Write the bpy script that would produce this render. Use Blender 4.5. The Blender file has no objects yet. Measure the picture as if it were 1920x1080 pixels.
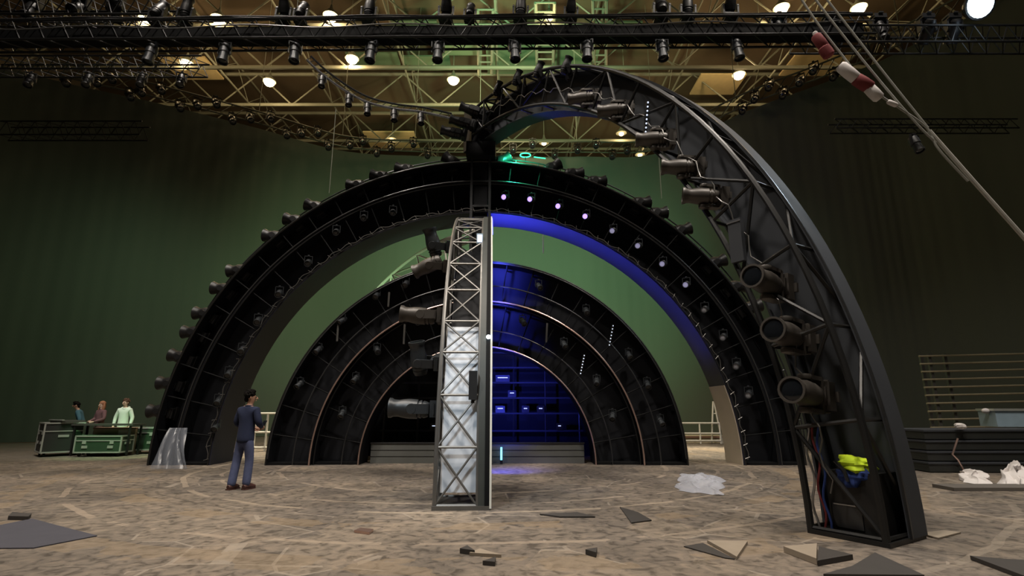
import bpy, bmesh, math, random
from mathutils import Vector, Matrix, Euler
random.seed(11)
PI = math.pi
SC = bpy.context.scene
COL = SC.collection

# ------------------------------------------------------------------ camera frame (pixel -> place)
F_PX = 1000.0
PITCH = math.atan(225.0 / F_PX)
EYE = Vector((0, 0, 1.43))
_f = Vector((0, math.cos(PITCH), math.sin(PITCH)))
_u = Vector((0, -math.sin(PITCH), math.cos(PITCH)))
_r = Vector((1, 0, 0))
def ray(x, y): return _f + _r * ((x - 960) / F_PX) + _u * ((540 - y) / F_PX)
def ground(x, y, z=0.0):
    d = ray(x, y); return EYE + d * ((z - EYE.z) / d.z)
def at(x, y, Y):
    d = ray(x, y); return EYE + d * (Y / d.y)

# ------------------------------------------------------------------ materials
def mat(name, col, rough=0.7, metal=0.0, var=0.25, scale=6.0, bump=0.0, emit=None, estr=0.0, trans=0.0, alpha=1.0, col2=None, spec=None):
    m = bpy.data.materials.new(name); m.use_nodes = True
    nt = m.node_tree; b = nt.nodes['Principled BSDF']
    c2 = col2 or tuple(max(0, c * (1 - var)) for c in col)
    tc = nt.nodes.new('ShaderNodeTexCoord')
    nz = nt.nodes.new('ShaderNodeTexNoise'); nz.inputs['Scale'].default_value = scale; nz.inputs['Detail'].default_value = 4
    mx = nt.nodes.new('ShaderNodeMix'); mx.data_type = 'RGBA'
    mx.inputs[6].default_value = (*col, 1); mx.inputs[7].default_value = (*c2, 1)
    nt.links.new(tc.outputs['Object'], nz.inputs['Vector'])
    nt.links.new(nz.outputs['Fac'], mx.inputs[0])
    nt.links.new(mx.outputs[2], b.inputs['Base Color'])
    b.inputs['Roughness'].default_value = rough; b.inputs['Metallic'].default_value = metal
    if spec is not None: b.inputs['Specular IOR Level'].default_value = spec
    if bump:
        bp = nt.nodes.new('ShaderNodeBump'); bp.inputs['Strength'].default_value = bump; bp.inputs['Distance'].default_value = 0.03
        nt.links.new(nz.outputs['Fac'], bp.inputs['Height']); nt.links.new(bp.outputs['Normal'], b.inputs['Normal'])
    if emit:
        b.inputs['Emission Color'].default_value = (*emit, 1); b.inputs['Emission Strength'].default_value = estr
    b.inputs['Transmission Weight'].default_value = trans
    b.inputs['Alpha'].default_value = alpha
    return m

M = {}
M['black_cloth'] = mat('black_cloth', (0.012, 0.013, 0.015), 0.9, spec=0.15)
M['black_panel'] = mat('black_panel', (0.0105, 0.0115, 0.0145), 0.6, spec=0.2, bump=0.1, scale=3)
M['grey_panel'] = mat('charcoal_panel', (0.050, 0.055, 0.064), 0.65, spec=0.3, scale=2)
M['skin_panel'] = mat('arch_lining', (0.016, 0.017, 0.030), 0.6, var=0.15, scale=2)
M['pale_lining'] = mat('pale_lining', (0.48, 0.41, 0.32), 0.6, var=0.25, scale=1.5)  # arch lining with the work light painted into its colour
M['black_metal'] = mat('black_metal', (0.018, 0.018, 0.018), 0.4, 0.3)
M['rib_black'] = mat('rib_black', (0.007, 0.0075, 0.008), 0.7, spec=0.12)
M['dark_steel'] = mat('dark_steel', (0.06, 0.062, 0.065), 0.38, 0.6)
M['steel'] = mat('brushed_steel', (0.42, 0.42, 0.42), 0.32, 0.85)
M['tower_steel'] = mat('grey_truss_steel', (0.17, 0.165, 0.155), 0.4, 0.6)
M['tower_clad'] = mat('tower_cladding', (0.055, 0.062, 0.058), 0.5, 0.2)
M['rim_metal'] = mat('copper_rim', (0.60, 0.42, 0.36), 0.3, 0.8)  # grey rim tube, warm orange light painted into its colour
M['pale_metal'] = mat('pale_rim', (0.55, 0.55, 0.58), 0.25, 0.8)
M['fixture'] = mat('fixture_black', (0.012, 0.012, 0.013), 0.45, spec=0.4)
M['fixture_grey'] = mat('fixture_grey', (0.070, 0.062, 0.054), 0.42, 0.2)
M['fixture_blue'] = mat('fixture_dark_grey', (0.03, 0.034, 0.038), 0.4, 0.2)
M['lens'] = mat('lens_glass', (0.01, 0.012, 0.015), 0.08)
M['lens_violet'] = mat('lens_violet', (0.3, 0.25, 0.6), 0.2, emit=(0.36, 0.24, 0.95), estr=2.3)  # emission stands in for blue light reflected in the lens
M['lens_violet_dim'] = mat('lens_violet_dim', (0.4, 0.4, 0.5), 0.3, emit=(0.40, 0.38, 0.62), estr=0.42)  # weaker step of the same painted lens reflection
M['lens_pale'] = mat('lens_pale', (0.35, 0.36, 0.40), 0.3)  # pale tint, faint end of the painted lens reflections
M['lens_grey'] = mat('lens_dull', (0.06, 0.065, 0.06), 0.25)
M['white_board'] = mat('white_board', (0.66, 0.71, 0.78), 0.6, var=0.05, scale=3)
M['white_trim'] = mat('white_trim', (0.75, 0.75, 0.68), 0.4)
M['led_blue'] = mat('led_blue', (0.1, 0.1, 0.8), 0.3, emit=(0.10, 0.12, 1.0), estr=5)
M['led_cyan'] = mat('led_cyan', (0.1, 0.4, 0.9), 0.3, emit=(0.15, 0.55, 1.0), estr=3)
M['led_green'] = mat('led_green', (0.1, 0.8, 0.4), 0.3, emit=(0.04, 0.9, 0.35), estr=2.2)
M['led_white'] = mat('led_white', (0.8, 0.85, 1), 0.3, emit=(0.7, 0.8, 1.0), estr=0.9)
M['bulb_warm'] = mat('bulb_warm', (1, 0.9, 0.7), 0.3, emit=(1.0, 0.80, 0.50), estr=16)
M['bulb_small'] = mat('bulb_small', (1, 0.9, 0.7), 0.3, emit=(1.0, 0.72, 0.36), estr=5)
M['bulb_cool'] = mat('bulb_cool', (0.8, 0.95, 1), 0.3, emit=(0.72, 0.9, 1.0), estr=9)
M['curtain'] = mat('stage_curtain', (0.112, 0.126, 0.104), 0.95, var=0.12, scale=0.25, spec=0.1)
M['concrete_wall'] = mat('arena_wall', (0.10, 0.085, 0.06), 0.9, scale=0.5)
M['roof'] = mat('roof_deck', (0.16, 0.12, 0.075), 0.9, scale=0.4, var=0.5)
M['roof_steel'] = mat('roof_steel', (0.25, 0.26, 0.20), 0.7, var=0.2, scale=1)
M['rail_dark'] = mat('rail_dark', (0.10, 0.10, 0.07), 0.6)
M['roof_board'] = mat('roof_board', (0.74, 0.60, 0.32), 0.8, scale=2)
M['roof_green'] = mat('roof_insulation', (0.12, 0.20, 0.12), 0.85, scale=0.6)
M['case_black'] = mat('case_black', (0.022, 0.024, 0.022), 0.55)
M['case_green'] = mat('case_dark_green', (0.03, 0.06, 0.035), 0.5)
M['alu'] = mat('aluminium_edge', (0.55, 0.57, 0.53), 0.4, 0.5)
M['rubber'] = mat('caster_rubber', (0.02, 0.02, 0.02), 0.8)
M['skin'] = mat('skin', (0.42, 0.24, 0.16), 0.6, var=0.1)
M['skin_pale'] = mat('skin_pale', (0.62, 0.42, 0.32), 0.6, var=0.1)
M['navy'] = mat('navy_knit', (0.012, 0.020, 0.058), 0.9, scale=60, bump=0.15)
M['jeans'] = mat('blue_jeans', (0.085, 0.105, 0.21), 0.9, scale=20, var=0.35)
M['brown_shoe'] = mat('brown_leather', (0.09, 0.035, 0.028), 0.6)
M['hair_dark'] = mat('dark_hair', (0.008, 0.007, 0.006), 0.9, scale=40, bump=0.6, spec=0.1)
M['hair_red'] = mat('auburn_hair', (0.34, 0.14, 0.07), 0.7, scale=40, bump=0.4)
M['hair_brown'] = mat('brown_hair', (0.10, 0.04, 0.02), 0.7, scale=40, bump=0.4)
M['white_hoodie'] = mat('white_fleece', (0.72, 0.80, 0.72), 0.9, var=0.12, scale=12)
M['mauve'] = mat('mauve_wool', (0.16, 0.075, 0.085), 0.9, scale=12)
M['teal'] = mat('teal_cotton', (0.05, 0.13, 0.17), 0.9, scale=12)
M['dark_trousers'] = mat('dark_trousers', (0.02, 0.02, 0.025), 0.9)
M['hivis'] = mat('hi_vis_yellow', (0.62, 0.85, 0.02), 0.8, emit=None, scale=5, var=0.2)
M['blue_fabric'] = mat('blue_fabric', (0.02, 0.05, 0.22), 0.85)
M['plastic'] = mat('clear_plastic', (0.75, 0.78, 0.88), 0.25, alpha=0.55, scale=8)
M['plastic_dim'] = mat('smoky_plastic', (0.34, 0.37, 0.43), 0.22, alpha=0.30, scale=8)
M['wood'] = mat('bare_wood', (0.30, 0.17, 0.12), 0.8, scale=4)
M['brass_rail'] = mat('brass_rail', (0.52, 0.45, 0.30), 0.4, 0.4)
M['bin_blue'] = mat('pale_blue_bin', (0.34, 0.46, 0.54), 0.6)
M['white_plastic'] = mat('white_plastic', (0.72, 0.68, 0.66), 0.7, var=0.12)
M['white_paint'] = mat('white_painted_steel', (0.78, 0.76, 0.66), 0.5)
M['boom'] = mat('boom_grey', (0.48, 0.47, 0.42), 0.5)
M['red'] = mat('red_fabric', (0.20, 0.028, 0.030), 0.8, scale=12)
M['cable'] = mat('black_cable', (0.02, 0.02, 0.02), 0.6)
M['wire_rope'] = mat('wire_rope', (0.34, 0.34, 0.30), 0.6, 0.0)
M['low_wall'] = mat('grey_step_wall', (0.13, 0.135, 0.125), 0.7, scale=2)
M['tile_dark'] = mat('dark_tile', (0.045, 0.040, 0.036), 0.85, scale=6)
M['tile_light'] = mat('sand_tile', (0.30, 0.25, 0.19), 0.85, scale=5)
M['tile_navy'] = mat('slate_mat', (0.055, 0.055, 0.072), 0.8, scale=5)
M['tile_grey'] = mat('grey_board', (0.13, 0.115, 0.10), 0.8, scale=4)
M['beige_box'] = mat('beige_box', (0.42, 0.36, 0.24), 0.8)
M['eye'] = mat('dark_eye', (0.01, 0.01, 0.01), 0.3)
M['phone'] = mat('phone_black', (0.02, 0.02, 0.02), 0.3)

# ------------------------------------------------------------------ mesh builder
class MB:
    def __init__(s): s.v = []; s.f = []
    def add(s, vs, fs):
        o = len(s.v); s.v += [tuple(v) for v in vs]; s.f += [tuple(i + o for i in f) for f in fs]
    def box(s, c, d, rot=None):
        x, y, z = d[0] / 2, d[1] / 2, d[2] / 2
        vs = [Vector(p) for p in ((-x,-y,-z),(x,-y,-z),(x,y,-z),(-x,y,-z),(-x,-y,z),(x,-y,z),(x,y,z),(-x,y,z))]
        if rot is not None: vs = [rot @ v for v in vs]
        c = Vector(c)
        s.add([v + c for v in vs], [(0,3,2,1),(4,5,6,7),(0,1,5,4),(1,2,6,5),(2,3,7,6),(3,0,4,7)]); return s
    def bbox(s, a, b):
        a, b = Vector(a), Vector(b); return s.box((a + b) / 2, b - a)
    def tube(s, pts, r, n=8, closed=False, radii=None):
        pts = [Vector(p) for p in pts]; N = len(pts); rings = []
        up = None
        for i, p in enumerate(pts):
            if closed: t = pts[(i + 1) % N] - pts[i - 1]
            else: t = pts[min(i + 1, N - 1)] - pts[max(i - 1, 0)]
            t = t.normalized() if t.length > 1e-9 else Vector((0,0,1))
            if up is None:
                up = Vector((0,0,1)) if abs(t.z) < 0.9 else Vector((1,0,0))
            a = t.cross(up)
            if a.length < 1e-5: a = t.orthogonal()
            a.normalize(); b = a.cross(t).normalized(); up = b
            rr = radii[i] if radii else r
            rings.append([p + (a * math.cos(2*PI*k/n) + b * math.sin(2*PI*k/n)) * rr for k in range(n)])
        vs = [v for rg in rings for v in rg]; fs = []
        M_ = N if closed else N - 1
        for i in range(M_):
            j = (i + 1) % N
            for k in range(n):
                fs.append((i*n+k, i*n+(k+1)%n, j*n+(k+1)%n, j*n+k))
        if not closed:
            fs.append(tuple(range(n-1, -1, -1))); fs.append(tuple((N-1)*n + k for k in range(n)))
        s.add(vs, fs); return s
    def bar(s, a, b, r, n=6): return s.tube([a, b], r, n)
    def lathe(s, prof, n=16, mtx=None):
        # prof: list of (radius, z)
        vs = []; fs = []
        for (r, z) in prof:
            for k in range(n):
                vs.append(Vector((r*math.cos(2*PI*k/n), r*math.sin(2*PI*k/n), z)))
        if mtx is not None: vs = [mtx @ v for v in vs]
        for i in range(len(prof) - 1):
            for k in range(n):
                fs.append((i*n+k, i*n+(k+1)%n, (i+1)*n+(k+1)%n, (i+1)*n+k))
        fs.append(tuple(range(n-1,-1,-1))); fs.append(tuple((len(prof)-1)*n+k for k in range(n)))
        s.add(vs, fs); return s
    def ball(s, c, r, n=12, m=8, sq=(1,1,1)):
        prof = [(max(1e-4, math.sin(PI*i/m)), -math.cos(PI*i/m)) for i in range(m+1)]
        t = MB(); t.lathe(prof, n)
        c = Vector(c)
        s.add([c + Vector((v[0]*r*sq[0], v[1]*r*sq[1], v[2]*r*sq[2])) for v in t.v], t.f); return s
    def annular(s, r0, r1, y0, y1, a0, a1, n=48, zs=1.0):
        vs = []; fs = []
        for i in range(n + 1):
            a = a0 + (a1 - a0) * i / n; c, q = math.cos(a), math.sin(a) * zs
            vs += [Vector((r0*c, y0, r0*q)), Vector((r1*c, y0, r1*q)), Vector((r1*c, y1, r1*q)), Vector((r0*c, y1, r0*q))]
        for i in range(n):
            o, p = 4*i, 4*i+4
            for k in range(4):
                l = (k + 1) % 4
                fs.append((o+k, p+k, p+l, o+l))
        fs.append((0,1,2,3)); fs.append((4*n+3, 4*n+2, 4*n+1, 4*n))
        s.add(vs, fs); return s
    def arc(s, R, y, a0, a1, r, n=48, zs=1.0, k=6):
        return s.tube([(R*math.cos(a0+(a1-a0)*i/n), y, R*math.sin(a0+(a1-a0)*i/n)*zs) for i in range(n+1)], r, k)
    def mesh(s, name, m, smooth=True):
        me = bpy.data.meshes.new(name); me.from_pydata([tuple(v) for v in s.v], [], s.f); me.update()
        bm = bmesh.new(); bm.from_mesh(me); bmesh.ops.recalc_face_normals(bm, faces=bm.faces); bm.to_mesh(me); bm.free()
        me.materials.append(m)
        if smooth:
            try: me.shade_auto_smooth()
            except Exception: pass
            me.polygons.foreach_set('use_smooth', [True]*len(me.polygons))
            try: me.set_sharp_from_angle(angle=math.radians(38))
            except Exception: pass
        me.update(); return me
    def build(s, name, m, parent=None, smooth=True):
        return link(name, s.mesh(name, m, smooth), parent)

def link(name, me, parent=None):
    o = bpy.data.objects.new(name, me); COL.objects.link(o)
    if parent is not None: o.parent = parent
    return o
def tag(o, label=None, cat=None, group=None, kind=None):
    if label: o['label'] = label
    if cat: o['category'] = cat
    if group: o['group'] = group
    if kind: o['kind'] = kind
    return o
def empty(name, loc=(0,0,0), rot=(0,0,0), label=None, cat=None, group=None, kind=None):
    o = bpy.data.objects.new(name, None); COL.objects.link(o)
    o.location = loc; o.rotation_euler = rot; o.empty_display_size = 0.2
    return tag(o, label, cat, group, kind)
def frame(o, loc, zdir, xhint=(1,0,0), scale=1.0):
    """Point the object's local z along zdir."""
    z = Vector(zdir).normalized(); x = Vector(xhint); x = (x - z * x.dot(z))
    if x.length < 1e-4: x = z.orthogonal()
    x.normalize(); y = z.cross(x)
    m = Matrix((x, y, z)).transposed()
    o.location = loc; o.rotation_euler = m.to_euler(); o.scale = (scale,)*3
    return m
ORD = ['first','second','third','fourth','fifth','sixth','seventh','eighth','ninth','tenth','eleventh','twelfth','thirteenth','fourteenth','fifteenth','sixteenth','seventeenth','eighteenth','nineteenth','twentieth','twenty-first','twenty-second','twenty-third','twenty-fourth']

# ------------------------------------------------------------------ setting
def floor_material():
    m = bpy.data.materials.new('stage_floor_paint'); m.use_nodes = True
    nt = m.node_tree; N = nt.nodes; L = nt.links; b = N['Principled BSDF']
    tc = N.new('ShaderNodeTexCoord')
    def noise(scale, detail=5, dist=0.0, vec=None):
        n = N.new('ShaderNodeTexNoise'); n.inputs['Scale'].default_value = scale; n.inputs['Detail'].default_value = detail
        n.inputs['Distortion'].default_value = dist; L.new(vec or tc.outputs['Object'], n.inputs['Vector']); return n.outputs['Fac']
    def ramp(x, stops):
        r = N.new('ShaderNodeValToRGB'); L.new(x, r.inputs[0])
        e = r.color_ramp.elements
        while len(e) < len(stops): e.new(0.5)
        for el, (p, c) in zip(e, stops): el.position = p; el.color = (*c, 1) if not isinstance(c, float) else (c, c, c, 1)
        return r.outputs[0]
    def math_(op, a, bb=None):
        n = N.new('ShaderNodeMath'); n.operation = op
        for i, q in enumerate((a, bb)):
            if q is None: continue
            if isinstance(q, (int, float)): n.inputs[i].default_value = q
            else: L.new(q, n.inputs[i])
        return n.outputs[0]
    def mix(f, a, bb, mode='MIX'):
        n = N.new('ShaderNodeMix'); n.data_type = 'RGBA'; n.blend_type = mode
        if isinstance(f, (int, float)): n.inputs[0].default_value = f
        else: L.new(f, n.inputs[0])
        for i, q in ((6, a), (7, bb)):
            if isinstance(q, tuple): n.inputs[i].default_value = (*q, 1)
            else: L.new(q, n.inputs[i])
        return n.outputs[2]
    big = noise(0.55, 6, 0.6); fine = noise(7.0, 6, 0.8)
    base = ramp(big, [(0.30, (0.125, 0.108, 0.090)), (0.52, (0.185, 0.160, 0.132)), (0.75, (0.235, 0.195, 0.152))])
    mott = ramp(fine, [(0.34, (0.36, 0.35, 0.34)), (0.48, (0.90, 0.90, 0.90)), (0.70, (1.35, 1.30, 1.24))])
    base = mix(0.85, base, mott, 'MULTIPLY')
    vo = N.new('ShaderNodeTexVoronoi'); vo.inputs['Scale'].default_value = 1.1; L.new(tc.outputs['Object'], vo.inputs['Vector'])
    vcol = ramp(vo.outputs['Color'], [(0.0, (0.62, 0.62, 0.66)), (1.0, (1.26, 1.20, 1.12))])
    base = mix(0.8, base, vcol, 'MULTIPLY')
    ve = N.new('ShaderNodeTexVoronoi'); ve.feature = 'DISTANCE_TO_EDGE'; ve.inputs['Scale'].default_value = 1.1; L.new(tc.outputs['Object'], ve.inputs['Vector'])
    edge = math_('LESS_THAN', ve.outputs['Distance'], 0.016)
    msk = math_('GREATER_THAN', noise(0.5, 2), 0.54)
    edge = math_('MULTIPLY', math_('MULTIPLY', edge, msk), 0.45)
    base = mix(edge, base, (0.36, 0.31, 0.25))
    # painted circular tracks round the mast
    sx = N.new('ShaderNodeSeparateXYZ'); L.new(tc.outputs['Object'], sx.inputs[0])
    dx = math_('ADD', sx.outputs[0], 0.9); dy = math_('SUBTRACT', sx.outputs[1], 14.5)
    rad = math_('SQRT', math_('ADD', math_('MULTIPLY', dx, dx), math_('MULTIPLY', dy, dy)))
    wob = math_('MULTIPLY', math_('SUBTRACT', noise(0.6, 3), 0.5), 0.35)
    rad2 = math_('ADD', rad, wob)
    for R, w, col in ((4.75, 0.05, (0.36, 0.29, 0.22)), (5.85, 0.04, (0.36, 0.29, 0.22)), (6.55, 0.05, (0.38, 0.31, 0.23)), (7.4, 0.20, (0.26, 0.19, 0.115)), (8.3, 0.05, (0.36, 0.29, 0.22)), (9.1, 0.26, (0.24, 0.18, 0.115)), (10.3, 0.05, (0.33, 0.28, 0.22)), (11.6, 0.04, (0.33, 0.28, 0.22)), (10.9, 0.02, (0.07, 0.06, 0.05)), (7.0, 0.025, (0.07, 0.06, 0.05))):
        hit = math_('LESS_THAN', math_('ABSOLUTE', math_('SUBTRACT', rad2, R)), w)
        hit = math_('MULTIPLY', hit, math_('MULTIPLY', math_('GREATER_THAN', noise(0.8 + R*0.03, 4), 0.50 if w > 0.1 else 0.46), 0.40 if w > 0.1 else 0.5 if R < 10 else 0.3))
        base = mix(hit, base, col)
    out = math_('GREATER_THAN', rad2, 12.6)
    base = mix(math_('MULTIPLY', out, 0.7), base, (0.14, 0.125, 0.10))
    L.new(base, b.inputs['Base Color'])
    b.inputs['Roughness'].default_value = 0.75; b.inputs['Specular IOR Level'].default_value = 0.25
    bp = N.new('ShaderNodeBump'); bp.inputs['Strength'].default_value = 0.7; bp.inputs['Distance'].default_value = 0.05
    L.new(math_('ADD', fine, math_('MULTIPLY', big, 2.0)), bp.inputs['Height']); L.new(bp.outputs['Normal'], b.inputs['Normal'])
    return m

fl = MB().bbox((-34, -6, -0.3), (34, 58, 0)).build('floor', floor_material(), smooth=False); tag(fl, 'brown mottled stage floor with painted circular tracks', kind='structure')
tag(MB().bbox((-34, 56, 0), (34, 56.4, 28)).build('wall_back', M['concrete_wall'], smooth=False), 'dim brown arena wall beyond the curtain', kind='structure')
tag(MB().bbox((-34.4, -6, 0), (-34, 56.4, 28)).build('wall_left', M['concrete_wall'], smooth=False), 'dark arena side wall', kind='structure')
tag(MB().bbox((34, -6, 0), (34.4, 56.4, 28)).build('wall_right', M['concrete_wall'], smooth=False), 'dark arena side wall opposite', kind='structure')
ROOF = 27.0
tag(MB().bbox((-34, -6, ROOF), (34, 56.4, ROOF + 0.3)).build('ceiling', M['roof'], smooth=False), 'brown steel roof deck', kind='structure')

# roof trusses across the hall and along it
def roof_truss(p0, p1, depth, r, bays, name='roof_truss', m='roof_steel', lab='pale steel roof truss'):
    p0, p1 = Vector(p0), Vector(p1)
    root = empty(name, p0, label=lab, kind='structure')
    d = p1 - p0; up = Vector((0, 0, depth))
    MB().bar((0,0,0), d, r).build('chord', M[m], root)
    MB().bar(up, d + up, r).build('chord', M[m], root)
    lc = MB()
    for i in range(bays):
        a, b_ = d * (i / bays), d * ((i + 1) / bays)
        lc.bar(a, (a + b_) / 2 + up, r * 0.42, 5); lc.bar((a + b_) / 2 + up, b_, r * 0.42, 5)
    lc.build('web_member', M[m], root)
    return root
for Y in (27.5, 31.5, 36, 41.5, 48):
    roof_truss((-33, Y, 23.6), (33, Y, 23.6), 2.6, 0.14, 12)
for X in (-27, -20.5, -14, -7.5, -1, 5.5, 12, 18.5, 25):
    roof_truss((X, 24, 24.6), (X, 55, 24.6), 1.9, 0.07, 7)
# hung ceiling boards and ducts seen between the trusses
k = 0
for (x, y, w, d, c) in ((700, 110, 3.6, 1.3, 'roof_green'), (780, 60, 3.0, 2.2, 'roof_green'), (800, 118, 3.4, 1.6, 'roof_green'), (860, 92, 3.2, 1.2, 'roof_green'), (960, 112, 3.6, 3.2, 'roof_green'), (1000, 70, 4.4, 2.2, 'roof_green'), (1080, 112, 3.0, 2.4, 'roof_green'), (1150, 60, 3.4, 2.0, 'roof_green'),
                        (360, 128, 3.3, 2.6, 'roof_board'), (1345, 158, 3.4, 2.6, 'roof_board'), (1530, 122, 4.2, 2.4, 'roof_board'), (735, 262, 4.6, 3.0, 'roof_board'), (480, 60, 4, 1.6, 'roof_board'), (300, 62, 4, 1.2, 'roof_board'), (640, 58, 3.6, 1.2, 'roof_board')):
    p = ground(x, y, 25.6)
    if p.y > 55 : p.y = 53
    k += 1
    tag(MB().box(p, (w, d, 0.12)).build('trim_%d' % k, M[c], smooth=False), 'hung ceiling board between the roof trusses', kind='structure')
for (x, y0, y1, w) in ((910, 18, 140, 0.9), (1022, 5, 136, 1.1), (1125, 0, 128, 0.8)):
    a, b_ = ground(x, y0, 24.3), ground(x, y1, 24.3)
    t = MB(); n = 9
    for sx in (-w/2, w/2):
        t.bar((a.x + sx, a.y, 24.3), (b_.x + sx, b_.y, 24.3), 0.10)
    for i in range(n + 1):
        q = a.lerp(b_, i / n); t.bar((q.x - w/2, q.y, 24.3), (q.x + w/2, q.y, 24.3), 0.06)
    k += 1
    tag(t.build('trim_%d' % k, M['roof_steel']), 'pale catwalk ladder under the roof', kind='structure')

# big curved curtain round the stage
pts = [(-31, 4), (-29, 12), (-26, 18.5), (-22.5, 22.2), (-18.1, 24.7), (-14.3, 27.1), (-10.4, 29.8), (-6, 30.5), (-2, 30.6), (4, 30.6), (8.9, 30.2), (12.2, 25.6), (15.3, 22.6), (17.2, 20.3), (19.5, 15), (20.5, 4)]
def catmull(P, n):
    out = []
    for i in range(len(P) - 1):
        a, b_, c, d = P[max(i-1,0)], P[i], P[i+1], P[min(i+2, len(P)-1)]
        for j in range(n):
            t = j / n
            out.append(tuple(0.5*((2*b_[q]) + (-a[q]+c[q])*t + (2*a[q]-5*b_[q]+4*c[q]-d[q])*t*t + (-a[q]+3*b_[q]-3*c[q]+d[q])*t**3) for q in range(len(b_))))
    out.append(tuple(P[-1])); return out
cp = catmull(pts, 36)
TOP = 16.7
def curtain():
    vs = []; fs = []; n = len(cp)
    for off in (0.0, 0.05):
        for i, (x, y) in enumerate(cp):
            xa, ya = cp[max(i-1,0)]; xb, yb = cp[min(i+1,n-1)]
            t = Vector((xb-xa, yb-ya, 0)).normalized(); nn = Vector((-t.y, t.x, 0))
            a = 0.010*math.sin(i*1.35) + 0.010*math.sin(i*0.47+1)
            for zz, kf in ((0.02, 1.2), (4, 1.0), (9, 0.9), (14, 0.7), (TOP, 0.5)):
                p = Vector((x, y, zz)) + nn*(a*kf+off); vs.append(p)
    for o in (0, 1):
        b0 = o*n*5
        for i in range(n-1):
            for j in range(4):
                q = (b0+i*5+j, b0+(i+1)*5+j, b0+(i+1)*5+j+1, b0+i*5+j+1); fs.append(q if o == 0 else q[::-1])
    m_ = MB(); m_.add(vs, fs); return m_
c = curtain().build('stage_curtain', M['curtain'])
tag(c, 'huge dark olive cloth curtain curving round behind the arches', 'curtain')

# ------------------------------------------------------------------ light fixtures: shared meshes
def moving_head_meshes(tagname, body, lensmat, fat=1.0, ln=1.0):
    d = {}
    b = MB().box((0,0,0.07), (0.34,0.26,0.13)).box((0,0,0.145), (0.22,0.20,0.03)).box((0,0,0.0), (0.12,0.34,0.04))
    for s in (-1, 1): b.bar((s*0.185,-0.09,0.07), (s*0.185,0.09,0.07), 0.014)
    d['base'] = b.mesh('base', body)
    y = MB().box((0,0,0.175), (0.42,0.15,0.05))
    for s in (-1, 1):
        y.box((s*0.195,0,0.31), (0.05,0.15,0.28)); y.lathe([(0.075,-0.03),(0.085,0),(0.075,0.03)], 14, Matrix.Translation((s*0.195,0,0.42)) @ Matrix.Rotation(PI/2,4,'Y'))
    d['yoke'] = y.mesh('yoke', body)
    h = MB().lathe([(0.06,-0.26),(0.11,-0.25),(0.13,-0.2),(0.135,-0.17),(0.12,-0.165),(0.12,-0.15),(0.14,-0.145),(0.14,-0.11),(0.125,-0.105),(0.125,-0.09),(0.15,-0.08),(0.155,0.05),(0.145,0.14),(0.13,0.22),(0.135,0.30),(0.155,0.33),(0.155,0.37),(0.13,0.37),(0.125,0.33)] if fat == 1 else [(r_*fat, z_*ln) for r_, z_ in [(0.06,-0.26),(0.11,-0.25),(0.135,-0.2),(0.14,-0.17),(0.13,-0.165),(0.13,-0.15),(0.15,-0.145),(0.15,0.05),(0.125,0.14),(0.12,0.22),(0.15,0.33),(0.155,0.37),(0.13,0.37),(0.125,0.33)]], 20)
    d['head'] = h.mesh('head', body)
    d['lens'] = MB().lathe([(0.125,0.33),(0.124,0.345),(0.09,0.356),(0.04,0.36)], 20).mesh('lens', lensmat)
    return d
MH = {'stubby': moving_head_meshes('s', M['fixture'], M['lens'], 1.22, 0.85), 'black': moving_head_meshes('k', M['fixture'], M['lens']), 'grey': moving_head_meshes('g', M['fixture_grey'], M['lens']), 'blue': moving_head_meshes('b', M['fixture_blue'], M['lens'])}
def moving_head(loc, out, tilt, label, group=None, kind='black', xhint=(1,0,0), scale=1.0, pan=0.0, cat='stage light'):
    r = empty('moving_head_light', label=label, cat=cat, group=group)
    frame(r, loc, out, xhint, scale)
    d = MH[kind]
    link('base', d['base'], r)
    y = link('yoke', d['yoke'], r); y.rotation_euler = (0,0,pan)
    h = link('head', d['head'], r); h.location = (0,0,0.42); h.rotation_euler = (Matrix.Rotation(pan,3,'Z') @ Matrix.Rotation(tilt,3,'X')).to_euler()
    link('lens', d['lens'], h)
    return r

def spot_meshes(body, lensmat):
    d = {}
    d['body'] = MB().lathe([(0.07,-0.2),(0.1,-0.18),(0.11,-0.1),(0.11,0.02),(0.095,0.03),(0.095,0.16),(0.11,0.17),(0.11,0.24),(0.092,0.24),(0.09,0.2)], 16).mesh('body', body)
    d['lens'] = MB().lathe([(0.09,0.205),(0.088,0.215),(0.05,0.225),(0.02,0.228)], 16).mesh('lens', lensmat)
    b = MB()
    for s in (-1,1): b.box((s*0.125,0,-0.11), (0.018,0.05,0.26))
    b.box((0,0,0.02-0.0), (0.27,0.05,0.018)); b.box((0,0,-0.235+0.28), (0.06,0.06,0.05))
    d['bracket'] = b.mesh('bracket', body)
    return d
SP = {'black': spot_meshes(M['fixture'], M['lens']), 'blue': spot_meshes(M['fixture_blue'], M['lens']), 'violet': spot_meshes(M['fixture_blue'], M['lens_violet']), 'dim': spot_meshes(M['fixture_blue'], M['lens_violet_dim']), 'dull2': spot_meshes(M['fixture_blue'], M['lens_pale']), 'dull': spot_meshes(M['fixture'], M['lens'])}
def spot(loc, aim, label, group=None, kind='black', scale=1.0, up=(0,0,1), name='spotlight'):
    """bracket top at loc, lamp body hanging below along -up, pointing along aim (world)."""
    r = empty(name, label=label, cat='spotlight', group=group)
    a = Vector(aim).normalized(); u = Vector(up).normalized()
    x = a.cross(u)
    if x.length < 1e-3: x = u.orthogonal()
    m = frame(r, loc, u, x, scale)
    d = SP[kind]
    link('bracket', d['bracket'], r)
    b = link('body', d['body'], r); b.location = (0,0,-0.20)
    la = m.inverted() @ a
    b.rotation_euler = Vector((0,0,1)).rotation_difference(la).to_euler()
    link('lens', d['lens'], b)
    return r

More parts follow.
